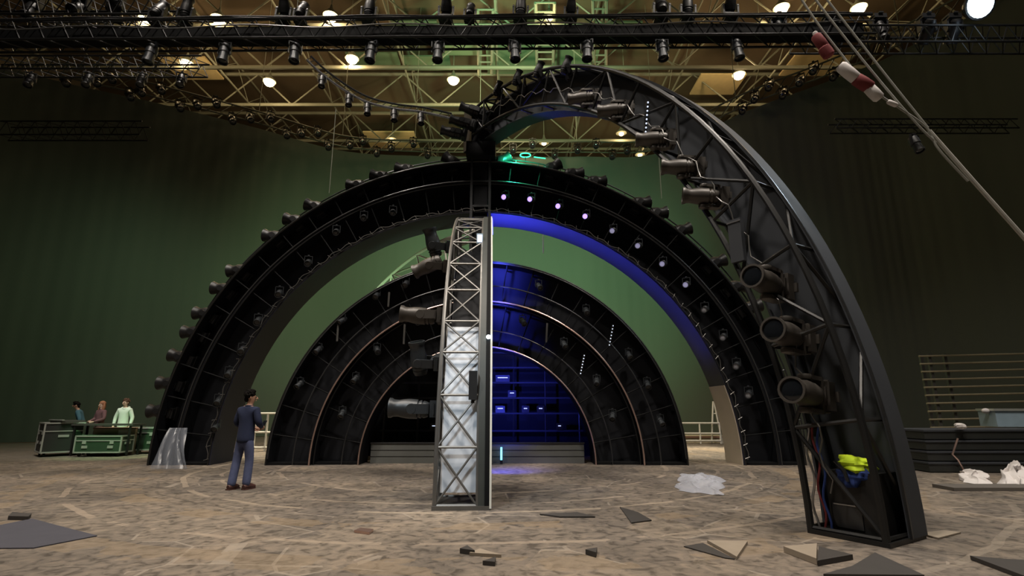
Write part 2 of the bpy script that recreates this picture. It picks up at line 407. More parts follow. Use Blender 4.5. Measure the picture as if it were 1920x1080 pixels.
# ------------------------------------------------------------------ fixed concentric arches
CX, CY = -0.9, 14.3
def arch(name, label, r0, r1, depth, rims, lining, ribs, rail=None, extra=None, yofs=0.0, lite='black_panel', npost=24):
    root = empty(name, (CX, CY + yofs, 0), label=label, cat='arch')
    MB().annular(r0+0.03, r1-0.03, depth*0.5, depth*0.5+0.05, 0, PI, 72).build('back_panel', M[lite], root)
    MB().annular(r0, r0+0.035, 0.0, depth, 0, PI, 72).build('inner_lining', M[lining], root)
    MB().annular(r1-0.035, r1, 0.0, depth, 0, PI, 72).build('outer_skin', M['black_panel'], root)
    for (R, y, rad, m_) in rims:
        MB().arc(R, y, 0, PI, rad, 96).build('rim_tube', M[m_], root)
    for i in range(ribs + 1):
        a = PI * (i + 0.0) / ribs
        c_, s_ = math.cos(a), math.sin(a)
        rb = MB(); rb.bar((c_*(r0+0.04), 0.06, s_*(r0+0.04)), (c_*(r1-0.04), 0.06, s_*(r1-0.04)), 0.018)
        rb.bar((c_*(r0+0.1), 0.06, s_*(r0+0.1)), (c_*(r0+0.1), depth*0.5, s_*(r0+0.1)), 0.02, 5)
        rb.bar((c_*(r1-0.1), 0.06, s_*(r1-0.1)), (c_*(r1-0.1), depth*0.5, s_*(r1-0.1)), 0.02, 5)
        if abs(s_) < 0.02:
            rb = MB(); rb.bbox((min(c_*r0, c_*r1), 0.02, 0.0), (max(c_*r0, c_*r1), depth, 0.06))
        rb.build('rib', M['rib_black'], root)
    if rail:
        R, y, rad = rail
        MB().arc(R, y, 0.03, PI-0.03, rad, 96).build('hand_rail', M['dark_steel'], root)
        for i in range(npost):
            a = 0.05 + (PI - 0.1) * i / (npost-1)
            MB().bar((math.cos(a)*(r1-0.02), y, math.sin(a)*(r1-0.02)), (math.cos(a)*R, y, math.sin(a)*R), rad*0.8, 5).build('rail_post', M['dark_steel'], root)
    return root
A = arch('stage_arch', 'largest fixed black arch spanning the stage, lined pale inside, lamps along its rim', 6.83, 8.42, 1.15,
         [(6.87, -0.03, 0.018, 'black_metal'), (7.80, -0.02, 0.020, 'dark_steel'), (7.72, 0.0, 0.014, 'black_metal'), (8.40, -0.02, 0.03, 'black_metal'), (8.40, 1.12, 0.03, 'black_metal')],
         'skin_panel', 30, rail=(8.78, 0.55, 0.020), npost=40)
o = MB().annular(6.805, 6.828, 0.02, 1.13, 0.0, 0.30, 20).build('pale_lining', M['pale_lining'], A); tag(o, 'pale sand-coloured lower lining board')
MB().annular(7.74, 7.80, 0.0, 0.56, 0, PI, 72).build('divider', M['black_panel'], A)
# clips and loose cable along the inner front rim
cl = MB()
for i in range(66):
    a = PI*(i+0.5)/66
    cl.bar((6.86*math.cos(a), -0.05, 6.86*math.sin(a)), (6.98*math.cos(a+0.006), -0.05, 6.98*math.sin(a+0.006)), 0.010, 5)
cl.tube([(CXr*math.cos(a), -0.05, CXr*math.sin(a)) for a, CXr in [(0.02+(PI-0.04)*i/300, 6.92+0.028*math.sin(i*0.9)+0.02*math.sin(i*0.37)) for i in range(301)]], 0.011, 5)
o = cl.build('cable_run', M['tower_steel'], A); tag(o, 'grey cable clipped along the inner rim')
Bq = arch('stage_arch', 'middle fixed black arch inside the largest, its opening edged with a copper tube', 4.28, 5.40, 0.95,
         [(4.28, -0.05, 0.022, 'rim_metal'), (4.72, 0.0, 0.018, 'dark_steel'), (5.40, -0.02, 0.022, 'black_metal')], 'black_panel', 22, rail=(5.36, -0.03, 0.016), npost=16)
Cq = arch('stage_arch', 'smallest fixed black arch, framing the low grey wall', 3.05, 4.26, 0.85,
         [(3.06, -0.05, 0.020, 'rim_metal'), (3.50, 0.0, 0.016, 'dark_steel'), (4.22, -0.02, 0.020, 'black_metal')], 'black_panel', 18, yofs=0.12, rail=None)
# low grey wall and dark rack inside the smallest arch
lw = empty('low_wall', (CX, CY+0.50, 0), label='low grey stepped wall closing the smallest arch at floor level', cat='wall', kind='structure')
MB().bbox((-2.86, 0, 0), (2.82, 0.16, 0.50)).build('body', M['low_wall'], lw, smooth=False)
for z in (0.17, 0.33): MB().bbox((-2.86, -0.008, z), (2.82, 0.0, z+0.012)).build('groove_strip', M['dark_steel'], lw, smooth=False)
MB().bbox((-2.88, -0.02, 0.50), (2.84, 0.18, 0.53)).build('coping', M['dark_steel'], lw, smooth=False)
rk = empty('scaffold_frame', (CX, CY+2.0, 0), label='dark scaffold frame with level shelves behind the low grey wall', cat='scaffold')
MB().bbox((-3.6, 0.75, 0.0), (3.6, 0.80, 4.0)).build('backing_cloth', M['black_panel'], rk)
for x in (-2.9, -1.9, -0.95, 0.0, 0.95, 1.9, 2.9): MB().bar((x, 0, 0), (x, 0, 3.9), 0.028).build('post', M['dark_steel'], rk)
for z in (0.75, 1.25, 1.7, 2.15, 2.6, 3.05, 3.5): 
    MB().bbox((-3.0, -0.03, z), (3.0, 0.28, z+0.045)).build('shelf', M['grey_panel'], rk, smooth=False)
for (x, z, w) in ((0.55, 1.50, 0.16), (0.62, 2.45, 0.30), (1.3, 1.45, 0.10), (1.75, 1.3, 0.1), (2.3, 0.95, 0.08), (-1.4, 0.95, 0.1), (-1.1, 0.97, 0.12), (-0.75, 0.97, 0.1), (0.9, 1.92, 0.12)):
    r = empty('equipment_box', (CX+x, CY+1.93, z), cat='box')
    zz = max(s for s in (0.75, 1.25, 1.7, 2.15, 2.6, 3.05) if s <= z+0.02) + 0.045
    r.location.z = zz
    MB().bbox((-w/2-0.06, -0.02, 0), (w/2+0.06, 0.22, 0.2)).build('housing', M['black_metal'], r)
    MB().bbox((-w/2, -0.03, 0.11), (w/2, -0.02, 0.135)).build('lamp_strip', M['led_white'], r, smooth=False)  # glowing strip stands in for small white reflections
    side = 'blue-lit' if x > 0 else 'unlit'
    lev = {0.75:'lowest',1.25:'second',1.7:'third',2.15:'fourth',2.6:'fifth'}[max(s for s in (0.75,1.25,1.7,2.15,2.6) if s <= z+0.02)]
    r['label'] = 'small black equipment box with pale indicator on the %s shelf%s' % (lev, {0.55:', beside the tower',0.62:', beside the tower',1.3:', mid shelf',1.75:', beyond the middle',2.3:' by the copper rim',-1.4:', unlit side, farthest from tower',-1.1:', unlit side, middle of three',-0.75:', unlit side, next to tower',0.9:' above the tower foot'}[x])

# lamps on the outer arch rim, positions read off the photograph
L_RIM = [(268,765),(296,713),(318,662),(340,612),(365,577),(398,528),(432,494),(500,427),(542,398),(582,371),(662,327),(709,312),(757,298),(848,287)]
R_RIM = [(940,287),(1036,303),(1078,312),(1122,326),(1208,366),(1242,384),(1282,425),(1352,483),(1392,528),(1422,568)]
for side, lst in (('l', L_RIM), ('r', R_RIM)):
    for i, (x, y) in enumerate(lst):
        p = at(x, y, CY+0.45); a = math.atan2(p.z, p.x - CX)
        rd = Vector((math.cos(a), 0, math.sin(a)))
        loc = Vector((CX, CY+0.42, 0)) + rd*8.22
        e_ = PI/2 - abs(PI/2 - a); tilt = (-1 if side == 'l' else 1) * min(0.8*e_, 0.95)
        tilt += random.uniform(-0.2, 0.2)
        if side == 'l': lab = 'black moving head on the largest arch rim, %s up from flight cases' % ORD[i]
        else: lab = 'black moving head on the largest arch rim, %s past the mast' % ORD[i]
        moving_head(loc, rd, tilt, lab, 'moving heads round the rim of the largest arch', 'stubby', xhint=(0,1,0), scale=1.0)
# small lamps on the arch faces
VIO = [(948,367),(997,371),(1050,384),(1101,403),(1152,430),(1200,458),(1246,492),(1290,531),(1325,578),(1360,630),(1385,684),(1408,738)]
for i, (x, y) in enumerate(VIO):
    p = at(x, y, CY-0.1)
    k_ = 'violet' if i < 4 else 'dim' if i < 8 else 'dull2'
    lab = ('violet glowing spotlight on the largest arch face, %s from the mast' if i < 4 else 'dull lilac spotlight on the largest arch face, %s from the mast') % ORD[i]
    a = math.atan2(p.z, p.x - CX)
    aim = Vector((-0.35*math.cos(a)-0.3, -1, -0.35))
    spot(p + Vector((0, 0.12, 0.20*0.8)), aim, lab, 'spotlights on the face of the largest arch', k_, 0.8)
DUL = [(735,395),(680,405),(628,432),(575,490),(520,548),(480,600),(450,655),(425,700),(405,752),(400,800)]
for i, (x, y) in enumerate(DUL):
    p = at(x, y, CY-0.1)
    spot(p + Vector((0, 0.12, 0.16)), (0.25, -1, -0.5), 'unlit spotlight on the largest arch face, %s from mast, flight-case side' % ORD[i], 'unlit spotlights on the face of the largest arch', 'blue', 0.8)
for lst, nm, cnt in (([(560,720),(595,655),(640,600),(705,552),(760,530)], 'middle arch, flight-case side, %s up from its foot', 'l'), ([(1010,535),(1100,582),(1180,665),(1215,720),(1240,790)], 'middle arch, tubular-rack side, %s down from the mast', 'r'),
                     ([(640,775),(665,710),(705,655),(780,600)], 'smallest arch, flight-case side, %s up from its foot', 'l2'), ([(980,602),(1058,645),(1120,715),(1150,780)], 'smallest arch, tubular-rack side, %s down from the mast', 'r2')):
    for i, (x, y) in enumerate(lst):
        p = at(x, y, CY-0.08)
        spot(p + Vector((0,0.1,0.15)), (random.uniform(-0.5,0.5), -1, -0.7), 'small black spotlight on the ' + nm % ORD[i], 'small spotlights on the inner arches', 'blue', 0.72)

def led_batten(p0, p1, label, n=8, depth=0.06):
    p0, p1 = Vector(p0), Vector(p1)
    r = empty('led_batten', p0, label=label, cat='light strip')
    d = p1 - p0
    rot = Vector((0,0,1)).rotation_difference(d.normalized()).to_matrix()
    MB().box(d/2 + Vector((0,0.03,0)), (0.05, depth, d.length), rot).build('housing', M['black_metal'], r)
    for i in range(n): MB().ball(d*((i+0.5)/n) + Vector((0,-0.012,0)), 0.016, 8, 5).build('diode', M['led_white'], r)
led_batten(at(1242,650,CY-0.1), at(1150,612,CY-0.1) if False else at(1251,608,CY-0.1), 'short dotted white batten on the middle arch', 7) if False else None
led_batten(at(1142,650,CY-0.1), at(1150,608,CY-0.1), 'short dotted white batten on the middle arch', 7)
led_batten(at(1088,703,CY-0.0), at(1096,664,CY-0.0), 'short dotted white batten on the smallest arch', 7)
# bare struts standing on the small arches
for i, (x, y0, y1, lb) in enumerate(((1024,606,642,'smallest arch under its copper rim'), (728,548,575,'middle arch beside the tower'), (632,610,640,'middle arch on the flight-case side'), (757,608,645,'smallest arch beside the tower'))):
    a, b_ = at(x, y1, CY-0.04), at(x+2, y0, CY-0.04)
    tag(MB().bar(a, b_, 0.028).build('drop_bar', M['tower_steel']), 'short grey upright bar on the ' + lb, 'bar')

# ------------------------------------------------------------------ mast the swinging arches hinge on
ms = empty('hinge_mast', (CX, CY+0.2, 0), label='black square mast rising behind the tower to the top of the arches', cat='mast')
for sx in (-0.26, 0.26):
    for sy in (-0.22, 0.22): MB().bbox((sx-0.035, sy-0.035, 0), (sx+0.035, sy+0.035, 9.0)).build('corner_post', M['dark_steel'], ms)
MB().bbox((-0.2, -0.16, 0.05), (0.2, 0.16, 8.95)).build('core', M['black_panel'], ms)
for z in (1.5, 3.0, 4.5, 6.0, 7.0, 7.75, 8.45): MB().bbox((-0.29, -0.25, z), (0.29, 0.25, z+0.06)).build('collar', M['dark_steel'], ms)
MB().bbox((-0.42, -0.42, 8.5), (0.42, 0.42, 8.95)).build('hinge_block', M['black_panel'], ms)

# ------------------------------------------------------------------ swinging quarter arches
def swing(name, label, ang, r0, r1, y0, y1, bays, zs=1.0, clad_y=None, panel='grey_panel', steel='black_metal', tr=0.045, braces='front', a_end=PI/2, inner_skin=None, clad_over=0.0, back=None):
    root = empty(name, (CX, CY+0.2, 0), (0, 0, ang), label, 'arch')
    P = lambda R, a, y: Vector((R*math.cos(a), y, R*math.sin(a)*zs))
    for R in (r0, r1):
        for y in (y0, y1):
            MB().arc(R, y, 0.0, a_end, tr, 40, zs, 8).build('chord', M[steel], root)
    cnt = 0
    for i in range(len(bays)):
        a = bays[i]
        q = MB()
        for (p, q_) in ((P(r0,a,y0),P(r1,a,y0)), (P(r1,a,y0),P(r1,a,y1)), (P(r0,a,y1),P(r1,a,y1)), (P(r0,a,y0),P(r0,a,y1))): q.bar(p, q_, tr*0.62, 6)
        q.build('cross_frame', M[steel], root)
        if i + 1 < len(bays):
            b_ = bays[i+1]
            if braces == 'cross':
                MB().bar(P(r1,a,y0), P(r1,b_,y1 if clad_y is None else clad_y), tr*0.5).build('brace', M[steel], root)
                MB().bar(P(r1,a,y1 if clad_y is None else clad_y), P(r1,b_,y0), tr*0.5).build('brace', M[steel], root)
            else:
                s = i % 2
                MB().bar(P(r1,a,y0) if s else P(r1,a,y1), P(r1,b_,y1) if s else P(r1,b_,y0), tr*0.6).build('brace', M[steel], root)
            s = i % 2
            MB().bar(P(r0 if s else r1,a,y0), P(r1 if s else r0,b_,y0), tr*0.6).build('brace', M[steel], root)
    return root, P

# the near arch, swung out toward the camera
BA = math.atan2(-0.846, 0.533)
BR0, BR1, BZS = 8.92, 9.72, 1.025
nb = [math.radians(q) for q in (0.4, 7.5, 14, 20.5, 27, 33.5, 40, 46.5, 53, 59.5, 66, 72.5, 79, 85, 89.4)]
big, bigP = swing('swing_arch', 'tall black quarter arch swung out from the mast, standing nearest on the stage', BA, BR0, BR1, -0.40, 0.36, nb, BZS, tr=0.042)
MB().annular(BR0-0.04, BR1+0.05, 0.30, 0.42, 0.004, PI/2, 60, BZS).build('back_panel', M['grey_panel'], big)
MB().annular(BR1+0.03, BR1+0.06, 0.02, 0.42, 0.004, PI/2, 60, BZS).build('outer_cladding', M['grey_panel'], big)
MB().annular(BR0-0.05, BR0-0.02, -0.05, 0.42, 0.004, PI/2, 60, BZS).build('inner_cladding', M['grey_panel'], big)
MB().annular(BR1+0.05, BR1+0.075, 0.015, 0.045, 0.004, PI/2, 60, BZS).build('edge_strip', M['dark_steel'], big)
t = MB()
t.tube([bigP(BR0+0.30+0.05*math.sin(i*1.7), 0.05+1.4*i/90, -0.42+0.02*math.sin(i*2.3)) for i in range(91)], 0.010, 5)
t.build('cable_run', M['tower_steel'], big)
MB().bbox((BR0-0.02, -0.44, 0), (BR1+0.05, 0.40, 0.05)).build('foot_plate', M['black_metal'], big)
MB().bbox((-0.30, -0.45, BR0*BZS-0.35), (0.20, 0.36, BR1*BZS+0.15)).build('end_block', M['black_panel'], big)
# fixtures on the front face (outward = local -y)
bm_ = Matrix.Rotation(BA, 4, 'Z'); bo = Vector((CX, CY+0.2, 0))
def bigW(R, a, y): return bo + bm_ @ bigP(R, a, y)
fdir = bm_ @ Vector((0,-1,0))
def px_of(p):
    v = p - EYE; d = v.dot(_f); return 960 + F_PX*v.x/d, 540 - F_PX*v.dot(_u)/d
def best_angle(fn, x, y):
    best = None
    for i in range(0, 181):
        a = PI/2*i/180; X, Y = px_of(fn(a)); e = (X-x)**2 + (Y-y)**2
        if best is None or e < best[0]: best = (e, a)
    return best[1]
for i, (x, y) in enumerate(((1530,745),(1498,632),(1462,528),(1362,358),(1312,300),(1262,246),(1175,195),(1110,172))):
    a = best_angle(lambda q: bigW(BR0+0.28, q, -0.42), x, y)
    out_ = fdir + Vector((0,0,0.10)) if i < 3 else Vector((-1, 0.10, 0.22 - 0.03*i))
    moving_head(bigW(BR0+0.30, a, -0.06 if i < 3 else -0.20), out_, 0.12 if i < 3 else -0.1, 'large grey moving head on the near swung arch, %s up from its foot' % ORD[i], 'moving heads on the near swung arch', 'grey', xhint=(0,0,1), scale=1.02 if i < 3 else 0.84)
for i, (x, y) in enumerate(((908,214),(890,236),(874,254))):
    moving_head(at(x, y, 13.95), (-1,-0.1,0.28-0.06*i), 0.06, 'black moving head sticking out at near swung arch top end, %s from above' % ORD[i], 'moving heads at the top end of the near swung arch', 'black', xhint=(0,1,0), scale=0.92)
for i, (x, y) in enumerate(((945,178),(985,168),(1025,152),(1075,146))):
    a = best_angle(lambda q: bigW(BR1-0.05, q, -0.3), x, y)
    moving_head(bigW(BR1-0.22, a, -0.30), (-0.5,-0.4,0.8), 0.9, 'black moving head near the top of the near swung arch, %s from the mast' % ORD[i], 'moving heads along the top of the near swung arch', 'black', xhint=(0,1,0), scale=0.62)
# dotted LED batten and blanking panel on it
a0 = best_angle(lambda q: bigW(BR0+0.05, q, -0.45), 1219, 250); a1 = best_angle(lambda q: bigW(BR1-0.22, q, -0.45), 1217, 186)
p0, p1 = bigW(BR0+0.05, a0, -0.45), bigW(BR1-0.22, a1, -0.45)
led_batten(p0, p1, 'dotted white batten across the near swung arch', 9)
a = best_angle(lambda q: bigW(9.3, q, -0.42), 1424, 425)
pn = empty('blanking_panel', bigW(9.12, a, -0.46), label='dark upright panel box fixed to the near swung arch', cat='panel')
pn.rotation_euler = (0, 0, BA)
MB().box((0,0,0), (0.20,0.08,0.62)).build('plate', M['grey_panel'], pn); MB().box((0.0,-0.045,0.27), (0.22,0.012,0.02)).build('label_strip', M['pale_metal'], pn)

# control box, cables and jacket in its foot
cb = empty('control_cabinet', bo + bm_ @ Vector((9.33, 0.02, 0.05)), (0,0,BA), 'black control cabinet standing in the foot of the near swung arch', 'cabinet')
MB().bbox((-0.26,-0.24,0), (0.30,0.24,0.66)).build('housing', M['black_metal'], cb)
MB().bbox((-0.22,-0.255,0.04), (0.10,-0.24,0.30)).build('door', M['dark_steel'], cb)
MB().bbox((-0.20,-0.262,0.285), (0.06,-0.255,0.297)).build('handle', M['steel'], cb)
jk = empty('safety_jacket', bo + bm_ @ Vector((9.33, 0.0, 0.71)), (0,0,BA), 'bright yellow and blue safety jacket draped over the black control cabinet', 'jacket')
def lump(mb, c, size, n=14, m=9, seed=0, amp=0.18):
    rnd = random.Random(seed); ph = [rnd.uniform(0,6) for _ in range(6)]
    t_ = MB(); t_.ball((0,0,0), 1.0, n*2, m*2); 
    out = []
    for v in t_.v:
        v = Vector(v); k2 = 1 + amp*math.sin(3*v.x+ph[0]+2*v.z) + amp*0.7*math.sin(5*v.y+ph[1]+3*v.x) + amp*0.4*math.sin(9*v.z+ph[2]+4*v.y) + amp*0.35*math.sin(13*v.x+ph[3])
        out.append(Vector((v.x*size[0], v.y*size[1], v.z*size[2]))*k2 + Vector(c))
    mb.add(out, t_.f); return mb
lump(MB(), (0.02,-0.06,0.07), (0.19,0.22,0.10), seed=3).build('yellow_body', M['hivis'], jk)
lump(MB(), (0.05,-0.2,-0.05), (0.16,0.09,0.10), seed=5).build('blue_lining', M['blue_fabric'], jk)
t = MB(); t.tube([(-0.1,-0.29,0.12),(0.0,-0.30,0.02),(0.03,-0.30,-0.10)], 0.02, 6); t.build('grey_stripe', M['dark_steel'], jk)
for i, (dx, mt, lb) in enumerate(((-0.26,'red','dull red'),(-0.20,'blue_fabric','blue'),(-0.33,'steel','silvery'))):
    q = MB(); q.tube([bo + bm_ @ Vector((9.30+dx+0.03*math.sin(j*0.9+i), -0.31-0.015*i, 0.06+j*0.085)) for j in range(15)], 0.014, 6)
    tag(q.build('power_cable', M[mt]), lb + ' cable hanging beside the black control cabinet', 'cable')

# edge-on arch (reads as a tower): swung straight toward the camera
TA = math.radians(-87.4)
TR0, TR1 = 5.45, 6.32
tb = [math.asin(z/6.3) for z in (0.06, 0.86, 1.62, 2.30, 2.84, 3.45, 4.05, 4.65, 5.2, 5.65, 6.0, 6.22)]
tow, towP = swing('swing_arch', 'cross-braced quarter arch seen edge-on like a tower, with a white board', TA, TR0, TR1, -0.50, 0.12, tb, 1.0, clad_y=0.10, steel='tower_steel', tr=0.035, braces='cross')
MB().annular(TR0-0.03, TR1+0.05, 0.12, 0.30, 0.004, PI/2, 48).build('side_cladding', M['tower_clad'], tow)
MB().annular(TR1+0.048, TR1+0.06, 0.215, 0.285, 0.004, PI/2-0.02, 48).build('shadow_strip', M['rib_black'], tow)  # black band of the two-tone cladding
MB().annular(TR1+0.03, TR1+0.065, 0.285, 0.315, 0.004, PI/2-0.02, 48).build('edge_trim', M['white_trim'], tow)
o = MB().annular(TR1-0.16, TR1-0.13, -0.44, 0.10, 0.035, math.asin(2.82/6.3), 20).build('white_board', M['white_board'], tow); tag(o, 'white board behind the lower braces')
MB().annular(TR0+0.02, TR0+0.05, -0.44, 0.10, math.asin(2.84/6.3), PI/2, 30).build('inner_panel', M['black_panel'], tow)
MB().bbox((TR0-0.03,-0.54,0), (TR1+0.06,0.31,0.06)).build('foot_plate', M['tower_steel'], tow)
MB().annular(TR1+0.0, TR1+0.03, 0.305, 0.325, 0.9, 1.42, 24).build('blue_strip', M['led_blue'], tow)
tm = Matrix.Rotation(TA, 4, 'Z'); to = Vector((CX, CY+0.2, 0))
def towW(R, a, y): return to + tm @ towP(R, a, y)
jb = empty('junction_box', towW(TR1+0.06, math.asin(1.75/6.3), 0.02), (0,0,TA), 'dark grey junction box on the tower front over the white board', 'box')
MB().box((0,0,0), (0.12,0.13,0.44)).build('housing', M['dark_steel'], jb); MB().box((0.0,0,-0.24), (0.05,0.05,0.06)).build('gland', M['black_metal'], jb)
fl2 = empty('flood_lamp', towW(TR1+0.04, math.asin(4.7/6.3), 0.06), (0,0,TA), 'small pale blue flood lamp clamped near the tower top', 'lamp')
MB().box((0,0,0), (0.12,0.13,0.22)).build('housing', M['bin_blue'], fl2); MB().box((0.065,0,0), (0.01,0.1,0.16)).build('glass', M['led_white'], fl2)
wl = empty('work_lamp', towW(TR1+0.08, math.asin(2.52/6.3), 0.25), (0,0,TA), 'tiny bright white lamp on the tower edge strip', 'lamp')
MB().ball((0,0,0), 0.035, 12, 8).build('bulb', M['bulb_cool'], wl); MB().box((-0.05,0,0), (0.06,0.05,0.05)).build('clamp', M['dark_steel'], wl)
tdir = tm @ Vector((0,-1,0))
for i, (z, out, tilt, kd, sc, lb) in enumerate(((1.50, 0.0, 0.05, 'blue', 1.0, 'beside the white board at head height'), (2.30, 0.1, 1.4, 'blue', 0.9, 'turned away at the upper end of the white board'), (3.20, 0.0, 0.1, 'grey', 1.0, 'just above the white board'), (4.42, 0.15, -0.5, 'grey', 0.95, 'tilted down near the tower top'), (5.05, 0.3, 1.2, 'blue', 1.0, 'highest on the tower'))):
    a = math.asin(z/6.3)
    moving_head(towW(5.95, a, -0.52), tdir + Vector((0,0,out*0.4)), tilt, 'moving head light on the tower, ' + lb, 'moving heads on the tower', kd, xhint=(0,1,0) if i in (0,2) else (0,1,0.3), scale=sc)

# the far counterpart, swung back behind the fixed arches
FA = math.radians(180-33)
far, farP = swing('swing_arch', 'quarter arch swung back behind, green-lit, glimpsed beside the tower top', FA, 5.45, 6.30, -0.4, 0.3, [math.radians(q) for q in (0.5,10,20,30,40,50,60,70,80,89)], 1.0, steel='white_paint', tr=0.045)
MB().bbox((5.4,-0.45,0), (6.35,0.35,0.05)).build('foot_plate', M['black_metal'], far)
fm = Matrix.Rotation(FA, 4, 'Z')
for i, (x, y) in enumerate(((668,537),(652,571),(715,520),(690,470))):
    a = best_angle(lambda q: to + fm @ farP(6.0, q, -0.4), x+25, y)
    moving_head(to + fm @ farP(6.05, a, 0.36 if False else -0.42), fm @ Vector((0.3,1 if False else -1,0)), 0.3, 'pale green-lit moving head on the swung-back arch, %s from its lower end' % ORD[[1,0,2,3][i]], 'moving heads on the far swung arch', 'grey', xhint=(0,0,1), scale=0.8)

# green and blue light sources by the mast
gl = empty('green_lamp', at(985,291,CY+0.75), label='green glowing ring lamp on top of the largest arch beside the mast', cat='lamp')
MB().tube([(0.16*math.cos(2*PI*i/20), 0, 0.07*math.sin(2*PI*i/20)) for i in range(20)], 0.018, 6, closed=True).build('ring', M['led_green'], gl)
MB().bar((0.26,0,-0.06), (0.62,0.0,-0.11), 0.016).build('tube', M['led_green'], gl)
MB().bar((0,0.0,-0.07), (0.0,0,-0.24), 0.02).build('stem', M['black_metal'], gl)
ct = empty('light_tube', (at(940,852,CY+0.38).x, CY+0.40, 0.53), label='short cyan glowing tube on the low grey wall', cat='light')
ct.location = (at(940,850,CY+0.36).x, CY+0.34, 0.10)
MB().bar((0,0,0), (0,0,0.32), 0.026, 8).build('glow_tube', M['led_cyan'], ct); MB().box((0,0,-0.05), (0.07,0.07,0.10)).build('socket', M['black_metal'], ct)

# ------------------------------------------------------------------ overhead trusses with lamps
def box_truss(p0, p1, w, h, label, bays=24, r=0.026, m='black_metal', name='lighting_truss', group=None):
    p0, p1 = Vector(p0), Vector(p1)
    d = p1 - p0; Ln = d.length; rz = math.atan2(d.y, d.x)
    root = empty(name, p0, (0, -math.asin(d.z/Ln), rz), label, 'truss', group)
    for y in (-w/2, w/2):
        for z in (0, h): MB().bar((0,y,z), (Ln,y,z), r, 8).build('chord', M[m], root)
    lc = MB()
    for i in range(bays):
        x0, x1 = Ln*i/bays, Ln*(i+1)/bays; xm = (x0+x1)/2
        for y in (-w/2, w/2): lc.bar((x0,y,0), (xm,y,h), r*0.5, 5); lc.bar((xm,y,h), (x1,y,0), r*0.5, 5)
        lc.bar((x0,-w/2,h), (x1,w/2,h), r*0.5, 5); lc.bar((x0,-w/2,0), (x1,w/2,0), r*0.5, 5)
    lc.build('lacing', M[m], root)
    return root
T1 = box_truss((-15.5, 12, 10.48), (9.2, 12, 10.68), 0.5, 0.55, 'long black lighting truss spanning the stage overhead', 40, 0.032)
t = MB()
for j in range(5):
    t.tube([(24.7*i/60, -0.27+0.05*j, 0.60+0.02*math.sin(i*0.7+j)+0.012*j) for i in range(61)], 0.018, 5)
t.build('cable_loom', M['cable'], T1)
MB().bbox((0.2,-0.15,0.08), (24.5,0.2,0.40)).build('cable_tray', M['rib_black'], T1)
MB().tube([(24.7*i/80, -0.29, 0.30+0.05*math.sin(i*0.5)) for i in range(81)], 0.018, 5).build('silver_cable', M['steel'], T1)
HX = [(425,105),(556,108),(698,105),(822,103),(965,100),(1100,103),(1240,102),(1380,92),(288,112)]
for i, (x, y) in enumerate(sorted(HX)):
    p = at(x, 86, 12.0); zt = 10.48 + (p.x+15.5)/24.7*0.2 - 0.03
    spot((p.x, 11.95, zt), (0.05*((i%3)-1), -0.15, -1), 'dark profile spotlight hanging under the long overhead truss, %s along' % ORD[i], 'spotlights under the long overhead truss', 'blue', 1.25)
for i, (x, s_) in enumerate(((292,1),(345,1),(530,1),(562,0.9),(690,1),(835,1),(880,0.8),(975,1),(1070,0.9),(1240,1.1),(1290,1),(1370,1))):
    p = at(x, 40, 12.0); zt = 10.48 + (p.x+15.5)/24.7*0.2 + 0.62
    moving_head((p.x, 12.0, zt), (0.05,0,1), 0.5*((i%3)-1), 'black moving head standing on top of the long overhead truss, %s along' % ORD[i], 'moving heads on top of the long overhead truss', 'black', scale=0.95*s_)
T2 = box_truss((-14.5, 13.2, 10.55), (-8.6, 13.2, 10.55), 0.4, 0.4, 'short black truss hanging behind the long one at the curtain end', 14, 0.026)
for i, X in enumerate((-13.4, -11.8, -10.3, -9.2)):
    spot((X, 13.2, 10.52), (0.2,-0.4,-1), 'black spotlight under the short rear truss, %s along' % ORD[i], 'spotlights under the short rear truss', 'black', 1.0)
T3 = box_truss((-17.5, 10.5, 12.5), (16, 10.5, 12.5), 0.5, 0.5, 'high black truss nearest the camera at the top edge', 40, 0.032)
for i, (x) in enumerate((60, 150, 215, 1460, 1560, 1650, 1740, 1790)):
    p = at(x, 20 if x < 400 else 60, 12.6)
    moving_head((p.x, 12.6, p.z+0.5), (0,0,-1), random.uniform(-0.9,0.9), 'black moving head crowded near the ceiling corner, %s across' % ORD[i], 'moving heads in the upper corners', 'black', scale=1.0)
T4 = box_truss((7.6, 12.6, 10.9), (14.8, 12.6, 10.9), 0.5, 0.5, 'short black truss crowded with lamps near the cool glowing lamp', 16, 0.03)
T5 = box_truss((-14.6, 12.6, 11.75), (-9.2, 12.6, 11.75), 0.5, 0.5, 'short black truss in the dark corner over the flight cases', 14, 0.03)
# dim trusses in front of the curtain
box_truss((at(5,258,20).x, 20, at(5,258,20).z), (at(270,258,20).x, 20, at(5,258,20).z), 0.5, 0.6, 'dim dark truss hanging before the curtain, flight-case side', 10, 0.03)
box_truss((at(1560,238,17.5).x, 17.5, at(1560,245,17.5).z), (at(1900,238,17.5).x, 17.5, at(1560,245,17.5).z), 0.4, 0.35, 'dim dark truss hanging before the curtain, tubular-rack side', 12, 0.026, m='dark_steel')

